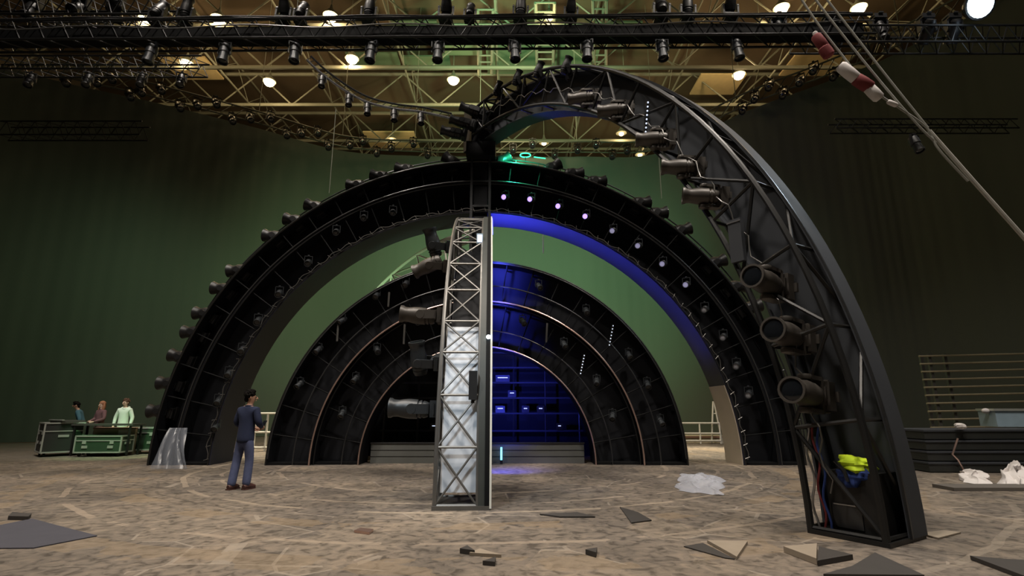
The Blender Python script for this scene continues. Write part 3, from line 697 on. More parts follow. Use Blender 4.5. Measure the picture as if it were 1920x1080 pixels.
# curved pipe with lamps going to the mast
cpz = catmull([tuple(at(*q)) for q in ((575,112,13.2),(605,140,13.4),(650,172,13.7),(690,192,13.9),(740,204,14.1),(790,210,14.2),(845,222,14.3))], 8)
cv = empty('curved_truss', (0,0,0), label='curved silvery pipe truss hung with small lamps, running down to the mast', cat='truss')
MB().tube(cpz, 0.035, 8).build('chord', M['pale_metal'], cv)
MB().tube([(q[0], q[1]+0.25, q[2]+0.3) for q in cpz], 0.03, 8).build('chord', M['dark_steel'], cv)
lc = MB()
for i in range(0, len(cpz)-2, 2): lc.bar(cpz[i], (cpz[i+1][0], cpz[i+1][1]+0.25, cpz[i+1][2]+0.3), 0.012, 5)
lc.build('lacing', M['dark_steel'], cv)
for i, f in enumerate((0.18, 0.36, 0.52, 0.68, 0.84)):
    q = Vector(cpz[int(f*(len(cpz)-1))])
    spot(q - Vector((0,0,0.03)), (0.1,-0.3,-1), 'small black spotlight under the curved pipe truss, %s from its free end' % ORD[i], 'spotlights under the curved pipe truss', 'black', 0.9)

# ring truss along the top of the curtain, with lamps and bright specks
rim = [p for p in cp]
def seg_at(xp):
    """point on the curtain path that shows at pixel column xp (at curtain-top height)"""
    best = min(rim[40:-60], key=lambda q: abs(px_of(Vector((q[0], q[1], TOP)))[0]-xp)); return best
ctn = empty('curtain_truss', (0,0,0), label='long curved truss carrying the top of the olive curtain', cat='truss')
inset = []
for i, (x, y) in enumerate(rim):
    xa, ya = rim[max(i-1,0)]; xb, yb = rim[min(i+1,len(rim)-1)]
    t_ = Vector((xb-xa, yb-ya, 0)).normalized(); nn = Vector((-t_.y, t_.x, 0)); inset.append(Vector((x,y,0)) - nn*0.5)
for (dz, dn) in ((0.05,0),(0.75,0)):
    MB().tube([(q.x, q.y, TOP+dz) for q in inset[::4]], 0.045, 6).build('chord', M['rail_dark'], ctn)
lc = MB(); sub = inset[::5]
for i in range(len(sub)-1):
    a, b_ = sub[i], sub[i+1]; lc.bar((a.x,a.y,TOP+0.05), (b_.x,b_.y,TOP+0.75), 0.025, 5)
lc.build('lacing', M['rail_dark'], ctn)
for q in inset[::36]: MB().bar((q.x,q.y,TOP+0.75), (q.x,q.y,ROOF), 0.02, 5).build('hanger_wire', M['roof_steel'], ctn)
cols = [110,165,195,232,250,290,330,362,395,430,462,498,530,560,590,612,650,675,702,730,770,800,960,1000,1040,1085,1120,1150,1180,1215,1400,1425,1452,1480,1510,1540,1575]
for i, x in enumerate(cols):
    q = seg_at(x); n_ = Vector((q[0], q[1], 0)); toc = (Vector((0,10,0)) - n_); toc.z = 0; toc.normalize()
    kd = 'black' if x not in (735, 770, 1020, 1155) else 'black'
    p = n_ + toc*0.7
    spot((p.x, p.y, TOP+0.1+0.35*(i%3)), toc*0.6 + Vector((0,0,-0.6)), 'small dark spotlight on the curtain top truss, %s along from the dark corner' % (ORD[i] if i < 24 else ['twenty-fifth','twenty-sixth','twenty-seventh','twenty-eighth','twenty-ninth','thirtieth','thirty-first','thirty-second','thirty-third','thirty-fourth','thirty-fifth','thirty-sixth','thirty-seventh'][i-24]), 'spotlights along the curtain top', 'dull', 1.6)

# ------------------------------------------------------------------ roof lamps
LAMPS = [(275,37,'warm'),(410,35,'warm'),(620,30,'warm'),(350,118,'warm'),(660,110,'warm'),(505,153,'warm'),(850,150,'warm'),(1385,140,'warm'),(1465,15,'warm'),(1610,15,'warm'),(1030,32,'small'),(1170,145,'small'),(1165,250,'small'),(1020,268,'small'),(735,262,'small'),(1200,290,'small'),(1425,50,'small')]
lamp_me = MB().lathe([(0.06,0.75),(0.09,0.6),(0.13,0.45),(0.42,0.1),(0.45,0.0),(0.43,0.0)], 16).mesh('shade', M['roof_steel'])
stem_me = MB().bar((0,0,0.7), (0,0,3.0), 0.03).mesh('stem', M['roof_steel'])
NAMES = {275:'hanging over the flight-case corner', 410:'second of the upper trio', 620:'third of the upper trio', 350:'by the lit ceiling board over the flight cases', 660:'under the long truss, over the curved pipe', 505:'above the curtain truss, flight-case side', 850:'beside the top end of the near swung arch', 1385:'by the lit ceiling board over the near swung arch', 1465:'at the top edge before the diagonal cables', 1610:'at the top edge beyond the diagonal cables', 1030:'between the catwalk ladders', 1170:'behind the crown of the near swung arch', 1165:'under the crown of the near swung arch', 1020:'far off, above the curtain beside the mast', 735:'far off, above the curtain near the curved pipe', 1200:'low and far off above the curtain', 1425:'between the long truss and the diagonal cables'}
for (x, y, kd) in LAMPS:
    zz = 24.0 if kd == 'warm' else 24.3
    p = ground(x, y, zz)
    if p.y > 53: p = at(x, y, 52)
    r = empty('roof_lamp', p, label='glowing warm roof lamp ' + NAMES[x], cat='lamp', group='warm roof lamps')
    link('shade', lamp_me, r); 
    st = MB().bar((0,0,0.7), (0,0,ROOF-p.z), 0.03).build('stem', M['roof_steel'], r)
    rad = 0.36 if kd == 'warm' else 0.22
    MB().ball((0,0,-0.05), rad, 16, 10, (1,1,0.8)).build('bulb', M['bulb_warm'] if kd == 'warm' else M['bulb_small'], r)
def light(kind, loc, power, col, size=0.3, aim=None, cone=None, blend=0.6, name='lamp'):
    d = bpy.data.lights.new(name, kind); d.energy = power; d.color = col
    if kind in ('POINT', 'SPOT'): d.shadow_soft_size = size
    if kind == 'AREA': d.shape = 'RECTANGLE'; d.size = size[0]; d.size_y = size[1]
    if kind == 'SPOT': d.spot_size = cone; d.spot_blend = blend
    o = bpy.data.objects.new(name, d); COL.objects.link(o); o.location = loc
    if aim is not None:
        o.rotation_euler = (Vector(aim) - Vector(loc)).to_track_quat('-Z', 'Y').to_euler()
    return o
for (x, y, kd) in LAMPS:
    p = ground(x, y, 24.0)
    if p.y > 53: p = at(x, y, 51.5)
    light('POINT', (p.x, p.y-0.1, p.z - 0.55), 420 if kd == 'warm' else 150, (1.0, 0.70, 0.36), 0.4)

# cool lamp in the upper corner
clp = empty('cool_floodlight', at(1835,8,12.0), label='large cool white floodlight glowing in the upper corner', cat='lamp')
MB().lathe([(0.10,-0.34),(0.20,-0.3),(0.26,-0.1),(0.40,0.0),(0.40,0.06),(0.36,0.06)], 20, Matrix.Rotation(math.radians(118),4,'X')).build('housing', M['fixture'], clp)
MB().lathe([(0.36,0.03),(0.34,0.07),(0.2,0.10),(0.05,0.11)], 20, Matrix.Rotation(math.radians(118),4,'X')).build('lens', M['bulb_cool'], clp)
MB().bar((0,0.2,0.2), (0,0.5,1.6), 0.03).build('bracket', M['black_metal'], clp)
cl2 = empty('cool_lamp', at(60,36,14.5), label='small cool white lamp glowing in the dark corner over the flight cases', cat='lamp')
MB().ball((0,0,0), 0.10, 12, 8).build('bulb', M['bulb_cool'], cl2); MB().box((0,0.1,0.08), (0.16,0.14,0.14)).build('housing', M['black_metal'], cl2); MB().bar((0,0.1,0.1), (0,0.1,1.5), 0.02).build('bracket', M['black_metal'], cl2)

# ------------------------------------------------------------------ diagonal cables with padded sleeves, upper corner
dg = empty('rigging_line', (0,0,0), label='bundle of grey diagonal cables with red and white padded sleeves, upper corner', cat='rigging')
YD = 7.0
for pl in ([(1478,-40),(1530,40),(1580,105),(1625,160),(1690,205)], [(1500,-40),(1560,40),(1640,140),(1715,228),(1755,268)], [(1520,-40),(1590,50),(1660,140),(1740,240)], [(1690,205),(1738,240),(1760,280),(1815,340)]):
    MB().tube(catmull([tuple(at(x, y, YD)) for x, y in pl], 6), 0.016, 6).build('cable', M['wire_rope'], dg)
MB().tube([at(1742,245,YD), at(1830,345,YD), at(1915,440,YD), at(2020,560,YD)], 0.028, 8).build('boom_tube', M['boom'], dg)
for (a, b_, r, m_, nm) in (((1527,60),(1531,68),0.035,'white_plastic','white'), ((1528,66),(1548,92),0.075,'red','red'), ((1543,88),(1556,106),0.085,'red','dark red'), ((1574,122),(1608,150),0.085,'white_plastic','white'), ((1602,146),(1634,166),0.092,'red','red'), ((1626,162),(1650,186),0.08,'white_plastic','white'), ((1664,190),(1682,198),0.035,'white_plastic','white')):
    p, q = at(*a, YD), at(*b_, YD)
    o = MB().tube([p, p.lerp(q,0.12), p.lerp(q,0.5), p.lerp(q,0.88), q], r, 12, radii=[r*0.7, r, r*1.05, r, r*0.7]).build('padded_sleeve', M[m_], dg); tag(o, nm + ' padded sleeve')
spot(at(1714,255,YD+0.2), (0.1,-0.3,-1), 'small black lamp hanging from the diagonal cables', None, 'black', 0.62)
# thin drop cables
for (x, y0, y1, Y, lb) in ((630,205,362,15.2,'down to the largest arch on the flight-case side'), (1235,288,372,15.2,'down to the largest arch under the near swung arch'), (1018,430,475,18.0,'in the opening just past the tower'), (560,-10,45,13,'over the long truss')):
    a, b_ = at(x, y0, Y), at(x+1, y1, Y)
    if y0 > 400: a.z += 0.15
    tag(MB().bar((a.x,Y,a.z), (a.x,Y,b_.z), 0.012 if x != 1018 else 0.024).build('hanging_cable', M['roof_steel']), 'thin pale hanging cable ' + lb, 'cable')

# ------------------------------------------------------------------ flight cases
def flight_case(loc, rz, w, d, h, label, body='case_black', lidz=0.72, edge='alu', casters=True):
    r = empty('flight_case', loc, (0,0,rz), label, 'flight case', 'flight cases')
    z0 = 0.13
    MB().bbox((-w/2,-d/2,z0), (w/2,d/2,h)).build('body', M[body], r, smooth=False)
    e = 0.02
    ed = MB()
    for z in (z0, h):
        for s in (-1,1):
            ed.box((0,s*d/2,z), (w+0.03,2*e,2*e)); ed.box((s*w/2,0,z), (2*e,d+0.03,2*e))
    for sx in (-1,1):
        for sy in (-1,1): ed.box((sx*w/2,sy*d/2,(z0+h)/2), (2*e,2*e,h-z0))
    zl = z0 + (h-z0)*lidz
    for s in (-1,1): ed.box((0,s*d/2,zl), (w+0.02,0.035,0.03)); ed.box((s*w/2,0,zl), (0.035,d+0.02,0.03))
    ed.build('edge_frame', M[edge], r, smooth=False)
    for sx in (-1,1):
        for sy in (-1,1):
            for z in (z0, h): pass
    for s in (-0.3, 0.3):
        MB().box((s*w,-d/2-0.012,zl-0.05), (0.11,0.02,0.09)).build('latch', M[edge], r)
    for s in (-0.28, 0.28):
        MB().box((s*w,-d/2-0.012,z0+(h-z0)*0.33), (0.16,0.02,0.08)).build('handle', M[edge], r)
    MB().box((w/2+0.012,0,z0+(h-z0)*0.55), (0.02,0.26,0.07)).build('handle', M[edge], r)
    for sx in (-1,1):
        for sy in (-1,1):
            MB().lathe([(0.045,-0.02),(0.052,0),(0.045,0.02)], 12, Matrix.Translation((sx*(w/2-0.1),sy*(d/2-0.1),0.052)) @ Matrix.Rotation(PI/2,4,'X')).box((sx*(w/2-0.1),sy*(d/2-0.1),0.11), (0.06,0.06,0.05)).build('caster', M['rubber'], r)
    return r
pL = ground(72, 858)
flight_case((pL.x-0.05, pL.y+0.72, 0), math.radians(-42), 0.95, 0.95, 0.98, 'tall black flight case with metal edges at the end of the row')
pc = ground(176, 857)
flight_case((pc.x, pc.y+0.35, 0), math.radians(4), 1.32, 0.6, 0.60, 'low green-lit flight case, middle of the row', 'case_green', 0.72)
pr = ground(250, 852)
flight_case((pr.x+0.05, pr.y+0.45, 0), math.radians(4), 1.0, 0.6, 0.80, 'green-lit flight case partly behind the largest arch foot', 'case_green', 0.78)
fb = empty('folded_frame', (pL.x+0.1, pL.y+0.72, 0.985), (0,0,math.radians(-30)), 'flat grey frame lying on the tall black flight case', 'frame')
MB().bbox((-0.42,-0.3,0), (0.42,0.3,0.07)).build('board', M['tower_steel'], fb); MB().bbox((-0.45,-0.33,0.07), (0.45,-0.26,0.10)).build('edge_bar', M['alu'], fb)
cr = empty('amber_crate', (pc.x-0.1, pc.y+1.15, 0), (0,0,0.1), 'amber crate with a pale sticker behind the low flight case', 'crate')
MB().bbox((-0.7,-0.25,0), (0.55,0.25,0.78)).build('body', M['beige_box'], cr); MB().bbox((0.05,-0.262,0.60), (0.32,-0.25,0.74)).build('sticker', M['white_plastic'], cr); MB().bbox((-0.72,-0.27,0.78), (0.57,0.27,0.82)).build('lid', M['wood'], cr)
tbq = empty('work_table', (at(205,800,17.2).x, 17.25, 0), (0,0,0), 'dark work table behind the flight cases where people stand', 'table')
MB().bbox((-1.0,-0.3,0.90), (0.9,0.3,0.95)).build('table_top', M['tile_dark'], tbq)
for sx in (-0.9, 0.8):
    for sy in (-0.25, 0.25): MB().bbox((sx-0.025,sy-0.025,0), (sx+0.025,sy+0.025,0.9)).build('leg', M['black_metal'], tbq)

# ------------------------------------------------------------------ people
def skin_mesh(J, E, name, m, root=0, sub=2):
    me = bpy.data.meshes.new(name); me.from_pydata([j[0] for j in J], E, []); me.update()
    o = bpy.data.objects.new(name, me); COL.objects.link(o)
    md = o.modifiers.new('Skin', 'SKIN'); md.use_smooth_shade = True
    for i, j in enumerate(J):
        r = j[1]; o.data.skin_vertices[0].data[i].radius = r if isinstance(r, tuple) else (r, r)
        o.data.skin_vertices[0].data[i].use_root = (i == root)
    s = o.modifiers.new('Sub', 'SUBSURF'); s.levels = sub; s.render_levels = sub
    dg_ = bpy.context.evaluated_depsgraph_get(); dg_.update()
    ev = o.evaluated_get(dg_); nm = bpy.data.meshes.new_from_object(ev)
    bpy.data.objects.remove(o); bpy.data.meshes.remove(me)
    nm.name = name; nm.materials.clear(); nm.materials.append(m)
    nm.polygons.foreach_set('use_smooth', [True]*len(nm.polygons))
    return nm
def hand_geo(wrist, direction, palmn, curl=0.6, side=1):
    """palm and five curled fingers as tubes, pointing along direction"""
    mb = MB(); d = Vector(direction).normalized(); n_ = Vector(palmn).normalized(); s = d.cross(n_).normalized()*side
    w = Vector(wrist)
    mb.tube([w - d*0.02, w + d*0.03, w + d*0.07, w + d*0.095], 0.03, 10, radii=[0.026,0.034,0.04,0.034])
    for k_, (off, ln) in enumerate(((-0.03,0.062),(-0.01,0.076),(0.012,0.08),(0.032,0.07))):
        p = w + d*0.085 + s*off*1.0; pts_ = [p]; ang = 0.2
        for q in range(3):
            ang += curl*0.7; p = p + (d*math.cos(ang) + n_*math.sin(ang))*(ln/3*1.1); pts_.append(p)
        mb.tube(pts_, 0.009, 7, radii=[0.0105,0.0098,0.0088,0.007])
    p = w + d*0.03 + s*0.036
    mb.tube([p, p + s*0.025 + d*0.02 + n_*0.01, p + s*0.03 + d*0.045 + n_*0.025, p + s*0.022 + d*0.065 + n_*0.035], 0.011, 7, radii=[0.014,0.012,0.0105,0.008])
    return mb
def person(loc, rz, label, top, trouser, shoe, hair, skinm, hair_long=False, lean=0.0, headyaw=0.0, arms=None, hood=False, stance=None, height=1.0, collar=None):
    root = empty('person', loc, (0,0,rz), label, 'person'); root.scale = (height,)*3
    arms = arms or {}
    st = stance or ((-0.12,0.0),(0.12,0.0))
    L_ = lambda p: Vector((p[0], p[1] + lean*max(0, p[2]-0.95), p[2] - 0.25*lean*lean*max(0,p[2]-0.95)))
    elL, wrL = arms.get('L', ((-0.265,-0.02,1.15), (-0.255,0.06,0.89)))
    elR, wrR = arms.get('R', ((0.265,-0.02,1.15), (0.255,0.06,0.89)))
    kneeL = (st[0][0]*0.95, 0.03+st[0][1]*0.55, 0.51); kneeR = (st[1][0]*0.95, 0.03+st[1][1]*0.55, 0.51)
    ankL = (st[0][0], st[0][1]-0.02, 0.085); ankR = (st[1][0], st[1][1]-0.02, 0.085)
    cy_, sy_ = math.cos(headyaw), math.sin(headyaw)
    hd = lambda x, y, z: L_((x*cy_ - y*sy_, x*sy_ + y*cy_ + 0.015, z))
    J = [(Vector((0,0,0.95)),(0.135,0.10)), (L_((0,0.005,1.10)),(0.125,0.092)), (L_((0,0.0,1.28)),(0.15,0.105)), (L_((0,-0.005,1.41)),(0.125,0.085)), (L_((0,0,1.49)),0.055), (hd(0,0.0,1.55),0.058), (hd(0,0.012,1.60),(0.068,0.078)), (hd(0,0.005,1.665),(0.078,0.092)), (hd(0,-0.004,1.725),(0.062,0.075)),
         (L_((-0.165,-0.005,1.415)),0.062), (L_(elL),0.042), (L_(wrL),0.028), (L_((0.165,-0.005,1.415)),0.062), (L_(elR),0.042), (L_(wrR),0.028),
         (Vector((-0.085,0,0.88)),0.088), (Vector(kneeL),0.056), (Vector(ankL),0.04), (Vector((st[0][0]-0.015, st[0][1]+0.14, 0.04)),0.034),
         (Vector((0.085,0,0.88)),0.088), (Vector(kneeR),0.056), (Vector(ankR),0.04), (Vector((st[1][0]+0.015, st[1][1]+0.14, 0.04)),0.034)]
    E = [(0,1),(1,2),(2,3),(3,4),(4,5),(5,6),(6,7),(7,8),(3,9),(9,10),(10,11),(3,12),(12,13),(13,14),(0,15),(15,16),(16,17),(17,18),(0,19),(19,20),(20,21),(21,22)]
    me = skin_mesh(J, E, 'body', skinm)
    bm = bmesh.new(); bm.from_mesh(me)
    ex = MB()
    # face: nose, ears, brow and chin
    ex.tube([hd(0,0.085,1.665), hd(0,0.108,1.64), hd(0,0.116,1.625), hd(0,0.09,1.615)], 0.012, 8, radii=[0.008,0.012,0.016,0.012])
    for s in (-1,1): ex.ball(hd(s*0.082,-0.005,1.645), 0.03, 10, 6, (0.35,0.7,1.0))
    ex.tube([hd(-0.026,0.092,1.59), hd(0,0.100,1.588), hd(0.026,0.092,1.59)], 0.008, 6)
    for (el, wr, sd) in ((elL, wrL, -1), (elR, wrR, 1)):
        a, b_ = L_(el), L_(wr); dd = (b_-a).normalized()
        nrm = Vector((-sd,0.3,0.2)); nrm = (nrm - dd*nrm.dot(dd)).normalized()
        h = hand_geo(b_, dd, nrm, 0.6, -sd); ex.v and ex.add(h.v, h.f)
    tmp = ex.mesh('tmp', skinm); bm.from_mesh(tmp); bm.to_mesh(me); bm.free(); bpy.data.meshes.remove(tmp)
    me.polygons.foreach_set('use_smooth', [True]*len(me.polygons))
    link('body', me, root)
    # eyes
    for s in (-1,1): 
        MB().ball(hd(s*0.032,0.087,1.655), 0.010, 8, 6).build('eye', M['eye'], root)
    g = 0.022
    def inf(r, a=g, k_=1.08): return (r[0]*k_+a, r[1]*k_+a) if isinstance(r, tuple) else r*k_+a
    wl_ = L_(wrL).lerp(L_(elL), 0.06); wr_ = L_(wrR).lerp(L_(elR), 0.06)
    JT = [(Vector((0,0,0.79)),(0.178,0.145)), (Vector((0,0,0.90)),(0.178,0.145)), (L_((0,0.0,1.10)),(0.162,0.125)), (L_((0,0,1.28)),(0.172,0.128)), (L_((0,-0.005,1.41)),(0.135,0.098)), (L_((0,0,1.485)),0.066),
          (L_((-0.165,-0.005,1.41)),0.08), (L_(elL),0.064), (wl_,0.044), (L_((0.165,-0.005,1.41)),0.08), (L_(elR),0.064), (wr_,0.044)]
    ET = [(0,1),(1,2),(2,3),(3,4),(4,5),(4,6),(6,7),(7,8),(4,9),(9,10),(10,11)]
    link('sweater' if not hood else 'hoodie', skin_mesh(JT, ET, 'top', top), root)
    JP = [(Vector((0,0,1.0)),(0.125,0.10)), (Vector((0,0,0.90)),(0.135,0.110)), (Vector((-0.088,0,0.82)),0.098), (Vector(kneeL),0.078), (Vector((ankL[0],ankL[1],0.04)),0.080), (Vector((0.088,0,0.82)),0.098), (Vector(kneeR),0.078), (Vector((ankR[0],ankR[1],0.04)),0.080)]
    EP = [(0,1),(1,2),(2,3),(3,4),(1,5),(5,6),(6,7)]
    link('trousers', skin_mesh(JP, EP, 'trousers', trouser), root)
    for (ax, ay) in st:
        sg = -1 if ax < 0 else 1
        sh = MB(); sh.tube([(ax,ay-0.085,0.05),(ax,ay-0.05,0.055),(ax,ay+0.03,0.06),(ax+sg*0.01,ay+0.12,0.045),(ax+sg*0.015,ay+0.19,0.035)], 0.05, 12, radii=[0.035,0.05,0.052,0.048,0.03])
        sh.box((ax+sg*0.006,ay+0.05,0.012), (0.09,0.27,0.024)); sh.build('shoe', shoe, root)
    hr = MB(); rnd = random.Random(5)
    c0 = hd(0,-0.022,1.70)
    if hair_long:
        hr.ball(c0, 0.105, 16, 10, (0.95,1.0,0.85))
        for s in (-1,1): hr.tube([hd(s*0.07,-0.02,1.70), hd(s*0.088,-0.01,1.60), hd(s*0.085,0.0,1.50), hd(s*0.075,0.01,1.42)], 0.04, 8, radii=[0.04,0.042,0.045,0.025])
        hr.tube([hd(0,-0.06,1.68), hd(0,-0.075,1.58), hd(0,-0.07,1.46)], 0.06, 8, radii=[0.07,0.075,0.05])
    else:
        hr.ball(c0, 0.10, 16, 10, (0.93,1.02,0.86))
        for i in range(46):
            t1 = rnd.uniform(0, 2*PI); t2 = rnd.uniform(-0.15, 1.4)
            v = Vector((math.cos(t1)*math.cos(t2)*0.092, math.sin(t1)*math.cos(t2)*0.10, math.sin(t2)*0.085))
            if v.y > 0.05 and v.z < 0.03: continue
            hr.ball(hd(v.x, -0.022+v.y, 1.70+v.z), rnd.uniform(0.017,0.03), 8, 6)
        hr.ball(hd(0,-0.06,1.62), 0.062, 12, 8, (1.05,0.7,1.0))
    hr.build('hair', hair, root)
    if hood:
        q = MB(); q.tube([L_((0.10*math.cos(a), -0.035+0.085*math.sin(a), 1.475+0.03*math.sin(-a))) for a in [2*PI*i/18 for i in range(18)]], 0.04, 8, closed=True); q.build('hood', top, root)
    else:
        q = MB(); q.tube([L_((0.062*math.cos(a), 0.062*math.sin(a), 1.492)) for a in [2*PI*i/18 for i in range(18)]], 0.016, 6, closed=True); q.build('collar', top, root)
    return root
pm = ground(450, 918)
person((pm.x, pm.y, 0), math.radians(-14), 'person in navy sweater and blue jeans standing with back turned, holding a phone', M['navy'], M['jeans'], M['brown_shoe'], M['hair_dark'], M['skin'], headyaw=math.radians(-48), lean=0.03,
       arms={'R': ((0.255,0.0,1.17),(0.13,0.25,1.10)), 'L': ((-0.25,-0.01,1.16),(-0.04,0.24,1.08))}, stance=((-0.14,-0.06),(0.10,0.04)), height=0.985)
rt = Matrix.Translation((pm.x,pm.y,0)) @ Matrix.Rotation(math.radians(-14),4,'Z')
ph = empty('mobile_phone', rt @ Vector((0.085,0.345,1.125)), (math.radians(-35),0,math.radians(-14)), 'dark phone held in the hands of the person in navy', 'phone')
MB().box((0,0,0.01), (0.072,0.009,0.15)).build('case', M['phone'], ph); MB().box((0,-0.006,0.01), (0.064,0.003,0.135)).build('screen', M['lens'], ph)
ph2 = ground(232, 850)
pw = at(231, 790, 18.0)
person((pw.x, 18.0, 0), PI+0.15, 'person in a white hooded top standing behind the flight cases', M['white_hoodie'], M['dark_trousers'], M['rubber'], M['hair_brown'], M['skin_pale'], hood=True, height=0.97, headyaw=-0.3, stance=((-0.12,0),(0.12,0)))
pw = at(187, 790, 18.1)
person((pw.x, 18.1, 0), PI-0.4, 'person with long auburn hair and mauve top behind the flight cases', M['mauve'], M['dark_trousers'], M['rubber'], M['hair_red'], M['skin_pale'], hair_long=True, height=0.93, headyaw=0.2, arms={'R': ((0.26,0.02,1.15),(0.12,0.26,1.08)), 'L': ((-0.26,0.02,1.15),(-0.06,0.26,1.06))})
pw = at(158, 790, 18.3)
person((pw.x-0.05, 18.3, 0), PI/2+0.5, 'person in dark teal bending forward beside the amber crate', M['teal'], M['teal'], M['rubber'], M['hair_dark'], M['skin'], lean=0.35, height=0.93)

# ------------------------------------------------------------------ barriers seen through the openings
def barrier(p0, p1, h, label, legs=4, panel=None):
    p0, p1 = Vector(p0), Vector(p1); d = p1-p0
    r = empty('barrier', p0, label=label, cat='barrier')
    for z in (0.12, h*0.5, h): MB().bar((0,0,z), d+Vector((0,0,z)), 0.04).build('rail', M['white_paint'], r)
    for i in range(legs):
        q = d*(i/(legs-1)); MB().bar(q, q+Vector((0,0,h)), 0.035).build('upright', M['white_paint'], r)
    if panel: MB().box(d/2+Vector((0,0.06,0.30)), (abs(d.x),0.04,0.6)).build('panel', M[panel], r)
    return r
b0, b1 = ground(1276,832), ground(1352,832)
barrier(b0, b1, 0.82, 'white low barrier in the opening beside the pale-lined arch leg', 3)
b0, b1 = ground(474,846), ground(540,846)
barrier((b0.x,b0.y,0), (b1.x,b1.y,0), 1.25, 'white railing behind the person in navy', 4)
lad = empty('leaning_frame', ground(1352,832), label='narrow white frame leaning by the pale-lined arch leg', cat='frame')
MB().bar((-0.35,0.1,0), (-0.15,0.1,1.7), 0.035).build('stile', M['white_paint'], lad); MB().bar((0.1,0.1,0), (-0.12,0.1,1.7), 0.035).build('stile', M['white_paint'], lad)
for z in (0.4,0.8,1.2): MB().bar((-0.3+z*0.1,0.1,z), (0.05-z*0.1,0.1,z), 0.025).build('rung', M['white_paint'], lad)
pb = empty('pale_platform', ground(1318,832)+Vector((0,0.5,0)), label='pale wooden platform behind the white low barrier', cat='platform')
MB().bbox((-1.6,0,0), (1.3,1.2,0.28)).build('deck', M['beige_box'], pb); MB().bbox((-1.6,-0.03,0.2), (1.3,0,0.28)).build('fascia', M['wood'], pb)

# ------------------------------------------------------------------ far side: tubular rack, deck stack, bin, cloths
RY = 17.0
x0 = at(1728,700,RY).x; zb, zt = at(1800,802,RY).z, at(1800,668,RY).z
rr = empty('tubular_rack', (x0, RY, 0), label='tall rack of level brassy tubes before the dark curtain', cat='rack')
for i in range(10):
    z = zb + (zt-zb)*i/9
    MB().bar((0,0,z), (6.0,-0.3,z+0.12), 0.028, 8).build('tube', M['brass_rail'], rr)
for (px_, dy) in ((1752,0.25),(1786,0.0),(1756,0.0)):
    X = at(px_,740,RY).x - x0
    MB().bbox((X-0.045,dy-0.04+0.05,0), (X+0.045,dy+0.04+0.05,zt+0.08)).build('post', M['tower_steel'], rr)
MB().bbox((5.6,0.0,0), (5.7,0.1,zt+0.1)).build('post', M['tower_steel'], rr)
dk = ground(1800, 888)
for i in range(4):
    r = empty('stage_deck', (dk.x-0.55+0.04*i, dk.y+0.15+0.05*i, 0.02+0.235*i), (0,0,0.03*(i-1)), 'black stage deck, %s of the stack under the tubular rack' % ['lowest','second from below','third from below','topmost'][i], 'stage deck', 'stacked stage decks')
    MB().bbox((0,0,0), (3.4,1.2,0.17)).build('frame', M['case_black'], r, smooth=False); MB().bbox((-0.02,-0.02,0.17), (3.42,1.22,0.21)).build('deck_board', M['grey_panel'], r, smooth=False)
bn = empty('storage_bin', (at(1910,818,14.2).x, 14.5, 0.955), (0,0,-0.1), 'pale blue storage bin with white rim on the deck stack', 'bin')
MB().bbox((-0.42,-0.3,0), (0.42,0.3,0.42)).build('tub', M['bin_blue'], bn); MB().bbox((-0.45,-0.33,0.40), (0.45,0.33,0.46)).build('rim', M['alu'], bn)
MB().ball((-0.5,-0.1,0.40), 0.10, 12, 8, (1,0.7,0.7)).build('handle', M['white_plastic'], bn)
bl = tag(lump(MB(), (0,0,0), (0.13,0.10,0.07), seed=8, amp=0.1).build('cloth_ball', M['white_plastic']), 'white crumpled cloth ball on the front of the deck stack', 'cloth'); bl.location = at(1802,806,dk.y+0.25); bl.location.z = 1.02
rp = MB(); rp.tube([at(x, y, dk.y+0.05) for x, y in ((1796,822),(1790,840),(1786,852),(1796,862),(1806,880),(1812,889))], 0.02, 6); tag(rp.build('rope', M['rim_metal']), 'pinkish rope hanging down the front of the deck stack', 'rope')
pk = ground(1765,876); pk2 = ground(1806,882)
tag(MB().tube([pk+Vector((0,0,0.06)), pk2+Vector((0.2,-0.15,0.06))], 0.06, 8).build('timber_roll', M['wood']), 'reddish rolled batten on the floor by the deck stack', 'batten')
def sheet(name, poly, mth, amp, m, label, cat, seed=1, n=26, flat=False, z0=0.01):
    """crumpled cloth lying on the floor inside a ground quad"""
    a, b_, c_, d_ = [Vector(q) for q in poly]; rnd = random.Random(seed); ph = [rnd.uniform(0,6) for _ in range(8)]
    vs = []; fs = []
    for i in range(n+1):
        for j in range(n+1):
            u, v = i/n, j/n
            p = (a*(1-u)+b_*u)*(1-v) + (d_*(1-u)+c_*u)*v
            w = math.sin(PI*u)**0.5*math.sin(PI*v)**0.5
            h = abs(math.sin(9*u+ph[0]+3*v))*0.5 + abs(math.sin(11*v+ph[1]-4*u))*0.4 + abs(math.sin(23*u+17*v+ph[2]))*0.25 + 0.3
            p = p + Vector((0.06*math.sin(17*v+ph[3]), 0.06*math.sin(15*u+ph[4]), z0 + amp*h*w)); vs.append(p)
    N_ = len(vs)
    for i in range(n):
        for j in range(n):
            q = i*(n+1)+j; fs.append((q, q+n+1, q+n+2, q+1))
    mb = MB(); mb.add(vs, fs)
    return tag(mb.build(name, m), label, cat)
sheet('white_cloth', (ground(1798,905),ground(1862,912),ground(1850,895),ground(1804,884)), 0, 0.13, M['white_plastic'], 'crumpled white cloth on the floor before the deck stack', 'cloth', 2)
sheet('white_cloth', (ground(1868,912),ground(1935,916),ground(1935,892),ground(1892,894)), 0, 0.28, M['white_plastic'], 'taller heap of white cloth at the frame edge, before the deck stack', 'cloth', 7)
g0, g1 = ground(1802,910), ground(1940,922)
